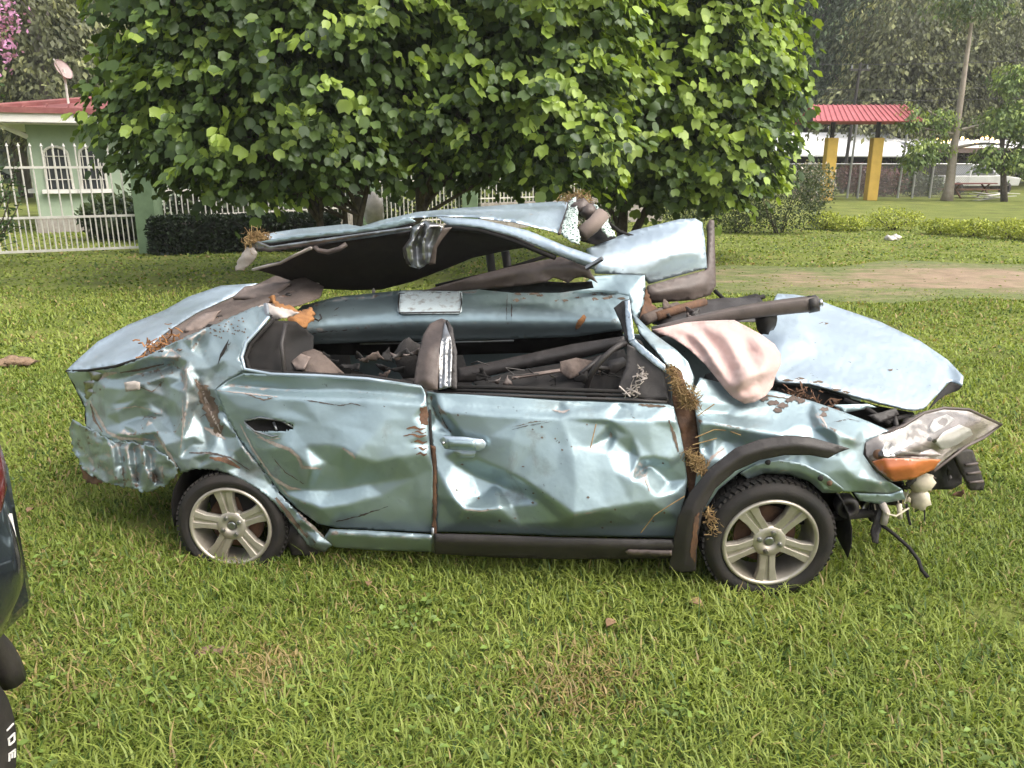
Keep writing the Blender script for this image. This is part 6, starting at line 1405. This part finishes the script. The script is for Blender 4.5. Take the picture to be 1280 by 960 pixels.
def almond(label, base, balls, seed):
    t = empty('round_clump_tree', base, 0, label, 'tree', 'round clump trees by the fence'); mb = MB(); R = random.Random(seed); rg = np.random.default_rng(seed)
    y = base.y; lobes = []
    top = at_Y(balls[0][0], balls[0][1] + 20, y) - base
    limb(mb, (0, 0, 0), top, .17, .08, .05, 8, 5, R)
    for (px, py, r) in balls:
        lobes.append(lobe(px, py, y, r, r * .9, r * .72)); limb(mb, top * R.uniform(.6, 1), Vector(lobes[-1][0]) - base, .06, .02, .1, 5, 4, R)
    mb.build('trunk', BARK, t, smooth=True)
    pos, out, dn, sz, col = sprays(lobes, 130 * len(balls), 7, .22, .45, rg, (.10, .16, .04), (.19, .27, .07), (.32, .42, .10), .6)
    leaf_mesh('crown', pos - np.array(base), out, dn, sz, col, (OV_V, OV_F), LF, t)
almond('round clump tree shading the scrap boards at the shelter', on_ground(1255, 252), [(1252, 150, .9), (1240, 196, .8), (1278, 145, 1.0), (1268, 98, .9), (1278, 200, .8), (1300, 170, 1.0)], 7)

# ================================================================== FAR WOOD
def wood_tree_mesh(seed, h, w, tone, nspray=1700):
    rg = np.random.default_rng(seed); R = random.Random(seed)
    lobes = []
    for k in range(11):
        z = h * (0.28 + 0.70 * (k / 10)); a = R.uniform(0, 6.28); rr = w * R.uniform(.1, .5) * (1 - .35 * k / 10)
        lobes.append(((rr * math.cos(a), rr * math.sin(a) * .7, z), (w * R.uniform(.32, .5), w * .36, h * R.uniform(.10, .16))))
    tone = np.array(tone)
    d = sprays(lobes, nspray, 9, .33, .25, rg, tone * .6, tone * 1.15, tone * 2.1 + .01, 1.5, .2)
    return d, lobes
def wood_tree(label, seed, h, w, tone):
    t = empty('forest_tree', (0, 0, 0), 0, label, 'tree', 'tall trees of the far wood')
    d, lobes = wood_tree_mesh(seed, h, w, tone); mb = MB(); R = random.Random(seed)
    mb.tube([(0, 0, 0), (.1, 0, h * .3), (-.1, 0, h * .6), (0, 0, h * .85)], [.38, .3, .2, .08], 8)
    for c, r in lobes: limb(mb, (0, 0, c[2] * .75), c, .12, .03, .1, 5, 4, R)
    mb.build('trunk', simple('forest_bark', (.17, .15, .13), (.10, .085, .07), 3, .9), t, smooth=True)
    leaf_mesh('crown', *d, (OV_V, OV_F), LF, t); return t
protos = [wood_tree('tall dark green tree in the far wood', 101, 19, 8, (.070, .125, .036)), wood_tree('tall yellowish tree in the far wood', 102, 17, 8.5, (.17, .185, .065)), wood_tree('brownish green bushy tree in the far wood', 103, 11, 8.5, (.13, .14, .06)), wood_tree('tall grey green tree in the far wood', 104, 21, 8, (.078, .115, .045))]
spots = [(1000, 70, 0, 'dark green forest tree beside the bright tree crown, left of the gateway'), (1052, 66, 3, 'grey green forest tree rising right behind the red gateway roof'), (1105, 70, 1, 'yellowish forest tree between the red gateway roof and the pale trunk'), (1150, 72, 0, 'dark green forest tree just left of the pale trunk'),
         (1195, 68, 3, 'grey green forest tree standing behind the tall pale trunk'), (1243, 72, 0, 'dark green forest tree right of the tall pale trunk'), (1290, 66, 1, 'yellowish forest tree above the clump tree at the shelter end'), (1150, 60, 2, 'low bushy forest tree behind the middle of the white shelter roof'), (1232, 60, 2, 'low bushy forest tree over the parked white pickup'),
         (1090, 61, 2, 'low bushy forest tree right of the red gateway roof'), (1345, 66, 3, 'grey green forest tree past the end of the shelter'), (955, 74, 3, 'tall grey green forest tree peeking past the bright crown'),
         (28, 44, 3, 'grey green tall tree behind the green house roof'), (85, 48, 0, 'dark green tall tree behind the satellite dish'), (-25, 44, 1, 'yellowish tall tree behind the pink blossom'), (135, 50, 3, 'grey green tall tree between dish and broadleaf crown'), (62, 38, 2, 'low bushy tree close behind the green house'),
         (330, 55, 0, 'dark green forest tree behind the tree over the hedge'), (560, 58, 3, 'grey green forest tree behind the leaning trunk tree'), (760, 62, 0, 'dark green forest tree behind the forked trunk tree'), (670, 56, 2, 'low bushy forest tree behind the block wall fence')]
used = set(); R = random.Random(12)
for i, (px, y, k, lab) in enumerate(spots):
    o = protos[k] if k not in used else copy_tree(protos[k]); used.add(k); o['label'] = lab
    o.location = (at_Y(px, 250, y).x, y + R.uniform(-1, 1), 0); o.rotation_euler = (0, 0, R.uniform(-.6, .6) + (math.pi if i % 2 else 0)); s = R.uniform(.9, 1.15); o.scale = (s, s, s)
# the wood's dark depth behind the single trees
rgm = np.random.default_rng(77); n = 52000
th = rgm.uniform(-1.25, 1.25, n); rad = 86 + rgm.uniform(-3, 6, n); a = rad * np.sin(th) * 1.15; yy = rad * np.cos(th); zz = rgm.uniform(0, 1, n) ** .8 * (17 + 4 * np.sin(a * .23) + 2.5 * np.sin(a * .71))
wd = leaf_mesh('wood_depth', np.stack([a, yy, zz], 1), rgm.normal(size=(n, 3)) + [0, -1, .6], rgm.normal(size=(n, 3)) + [0, 0, -.6], rgm.uniform(.8, 1.9, n), np.array([.045, .065, .028]) * rgm.uniform(.5, 1.6, (n, 1)), (OV_V, OV_F), LF, None)
tag(wd, 'dense far wood closing off the back of the field', 'wood', kind='stuff')
# overhead wires
WIRE = simple('dark_cable', (.05, .05, .05), None, 3, .6)
for k, (py0, py1) in enumerate(((70, 68), (102, 100), (113, 116))):
    a = at_Y(760, py0, 50); b = at_Y(1420, py1, 50)
    o = MB().tube([a.lerp(b, t / 10) - Vector((0, 0, .5 * math.sin(math.pi * t / 10))) for t in range(11)], .022, 4).build('overhead_wire', WIRE); tag(o, ['uppermost thin overhead cable in front of the far wood', 'middle one of three thin overhead cables over the gateway', 'lowest thin overhead cable just above the red gateway roof'][k], 'cable', 'overhead cables')
p = Vector((at_Y(1052, 240, 50).x, 50, 0)); o = empty('utility_pole', p, 0, 'thin dark utility pole behind the red gateway roof', 'pole')
zt_ = at_Y(1058, 78, 50).z; MB().tube([(0, 0, 0), (.3, 0, zt_)], [.12, .08], 8).build('shaft', M['trim'], o); MB().box((.28, 0, zt_ - .4), (1.2, .1, .1)).build('crossarm', M['trim'], o)
for sx_ in (-.45, .45): MB().tube([(.28 + sx_, 0, zt_ - .35), (.28 + sx_, 0, zt_ - .15)], .04, 6).build('insulator', PIPE, o)

# ================================================================== DARK CAR AT THE LEFT EDGE
DK = simple('dark_navy_paint', (.018, .022, .030), (.026, .030, .038), 3, .2, .3, .8)
TAIL = simple('red_tail_lens', (.18, .012, .012), (.12, .01, .01), 5, .12, 0, .6)
lv = empty('dark_suv', (-2.228, 0.1, 0), 0, 'dark car parked close by with only its red tail lamp corner showing', 'car')
# body lofted along y: (y, half width, z bottom, z belt, z roof, roof half width)
st_ = [(-2.3, .70, .45, .95, .97, .66), (-2.1, .84, .30, 1.0, 1.05, .78), (-1.2, .88, .26, 1.06, 1.12, .80), (-.6, .89, .26, 1.08, 1.66, .62), (.3, .90, .26, 1.10, 1.72, .66), (1.3, .89, .28, 1.12, 1.70, .66), (1.72, .90, .42, 1.13, 1.55, .68), (1.90, .89, .52, 1.12, 1.30, .74), (1.96, .80, .58, 1.0, 1.15, .66)]
V = []; F = []
for (y, w, zb, zl, zr, wr) in st_:
    for (x, z) in ((-w, zb), (-w * 1.02, (zb + zl) / 2), (-w * .98, zl), (-wr, zr), (wr, zr), (w * .98, zl), (w * 1.02, (zb + zl) / 2), (w, zb)): V.append((x, y, z))
for i in range(len(st_) - 1):
    for k in range(8): F.append((i * 8 + k, i * 8 + (k + 1) % 8, (i + 1) * 8 + (k + 1) % 8, (i + 1) * 8 + k))
F += [tuple(range(8)), tuple(range(64, 72))[::-1]]
bd = mesh_obj('body', V, F, DK, lv, True); m = bd.modifiers.new('sub', 'SUBSURF'); m.levels = 2; m.render_levels = 2
for s in (-1, 1):
    mesh_obj('side_window', [(s * .885, -.75, 1.14), (s * .90, 1.45, 1.16), (s * .70, 1.2, 1.60), (s * .68, -.35, 1.60)], [(0, 1, 2, 3)], DARKGL, lv, thick=.01)
    tl = MB().blob((s * .845, 1.80, 1.08), (.06, .12, .17), 14, .0).build('tail_lamp', TAIL, lv, smooth=True)
    for wy in (1.50, -1.45):
        wl = empty('wheel', (s * .715, wy, .345)); wl.parent = lv; wl.rotation_euler = (0, 0, math.pi / 2 if s > 0 else -math.pi / 2)
        MB().lathe([(.215, -.09), (.24, -.115), (.31, -.118), (.335, -.09), (.338, .09), (.30, .11), (.215, .09)], 56).build('tyre', M['rubber'], wl, smooth=True)
        lt = MB()
        for (r_, a_, w_, h_) in ((.285, -.02, .004, .03), (.285, -.12, .005, .03), (.297, -.155, .02, .005), (.273, -.155, .02, .005), (.285, -.19, .005, .02), (.285, -.28, .005, .03), (.297, -.315, .02, .005), (.285, -.31, .016, .005), (.273, -.315, .02, .005)):
            lt.box((r_ * math.cos(a_), -.1205, r_ * math.sin(a_)), (h_, .003, w_), Matrix.Rotation(-a_, 3, 'Y'))
        tag(lt.build('tyre_lettering', FASCIA, wl), kind='stuff')
        MB().lathe([(.0, -.07), (.07, -.08), (.19, -.05), (.215, -.09), (.218, -.1)], 40).build('rim', M['rim'], wl, smooth=True)
        arch = [(s * .785, wy + .40 * math.cos(a), .36 + .40 * math.sin(a)) for a in np.linspace(.12, math.pi - .12, 20)]
        MB().tube(arch, .038, 8).build('arch_flare', M['trim'], lv, smooth=True)
MB().box((0, 1.90, .56), (1.25, .16, .2)).build('rear_bumper', M['black'], lv, bevel=.06)
MB().box((.872, 1.88, .90), (.010, .02, .07)).build('side_marker', FASCIA, lv)
for s in (-1, 1): MB().box((s * .785, 1.50, .84), (.12, .98, .50)).build('fender', DK, lv, bevel=.05)
# ================================================================== LITTER ON THE GRASS
R = random.Random(31)
def litter(name, label, cat, px, py, rad, mat, seed, group=None, flat=False):
    p = on_ground(px, py); mb = MB()
    for k in range(5): mb.blob((R.uniform(-.6, .6) * rad, R.uniform(-.6, .6) * rad, rad * .25), (rad * R.uniform(.4, .7), rad * R.uniform(.4, .7), rad * R.uniform(.2, .4)), 8, .4, seed + k)
    o = mb.build(name, mat, None, smooth=True); o.location = (p.x, p.y, gz(p.x, p.y)); return tag(o, label, cat, group)
SOIL = simple('dry_soil_clod', (.27, .185, .12), (.18, .115, .075), 25, .95, bmp=.8, bscale=60)
litter('soil_clod', 'crumbly brown soil clod half sunk in the front grass', 'soil', 268, 818, .055, SOIL, 1)
litter('soil_clod', 'small brown soil crumb above the large clod in the grass', 'soil', 283, 764, .03, SOIL, 4)
litter('soil_heap', 'low heap of pale earth on the grass behind the tail', 'soil', 12, 462, .16, SOIL, 7)
WP = simple('white_litter', (.72, .68, .62), (.6, .55, .5), 8, .8)
litter('white_bag', 'white and brown plastic bag dropped on the grass by the shrubs', 'bag', 1115, 300, .2, WP, 9)
def dead_leaf(px, py, s, seed, label):
    s = s * .75
    p = on_ground(px, py); Rr = random.Random(seed)
    V = []; F = []
    for i in range(7):
        t = i / 6; w = math.sin(math.pi * min(1, t * .95 + .05)) * .42
        for k in (-1, 0, 1): V.append((t * s, k * w * s, .035 + s * (.25 * abs(k) + .25 * math.sin(t * 3))))
    for i in range(6):
        for k in range(2): F.append((i * 3 + k, i * 3 + k + 1, i * 3 + k + 4, i * 3 + k + 3))
    o = mesh_obj('dead_leaf', V, F, simple('dead_leaf_brown', (.30, .19, .11), (.20, .12, .065), 20, .8), None, True, .002)
    o.location = (p.x, p.y, gz(p.x, p.y)); o.rotation_euler = (0, 0, Rr.uniform(0, 6)); tag(o, label, 'leaf', 'dead leaves on the grass')
dead_leaf(758, 800, .07, 1, 'curled tan dead leaf on the grass before the front door')
dead_leaf(858, 771, .09, 2, 'brown dead leaf below the front wheel arch')
dead_leaf(1056, 702, .07, 3, 'orange brown dead leaf beside the front tyre')
dead_leaf(36, 652, .06, 4, 'pale dead leaf near the dark car corner')
dead_leaf(462, 735, .05, 6, 'small tan dead leaf below the rear door')

# ================================================================== THIN HUMID HAZE
def haze():
    m = bpy.data.materials.new('humid_air'); m.use_nodes = True; nt = m.node_tree
    nt.nodes.remove(nt.nodes['Principled BSDF']); v = nt.nodes.new('ShaderNodeVolumePrincipled')
    v.inputs['Color'].default_value = (.93, .94, .95, 1); v.inputs['Density'].default_value = 0.0009; v.inputs['Anisotropy'].default_value = 0.2
    nt.links.new(v.outputs[0], nt.nodes['Material Output'].inputs['Volume'])
    o = MB().box((0, 105, 14.5), (420, 470, 31)).build('haze', m); tag(o, 'thin pale humid haze filling the air over the field', 'haze', kind='stuff')
haze()
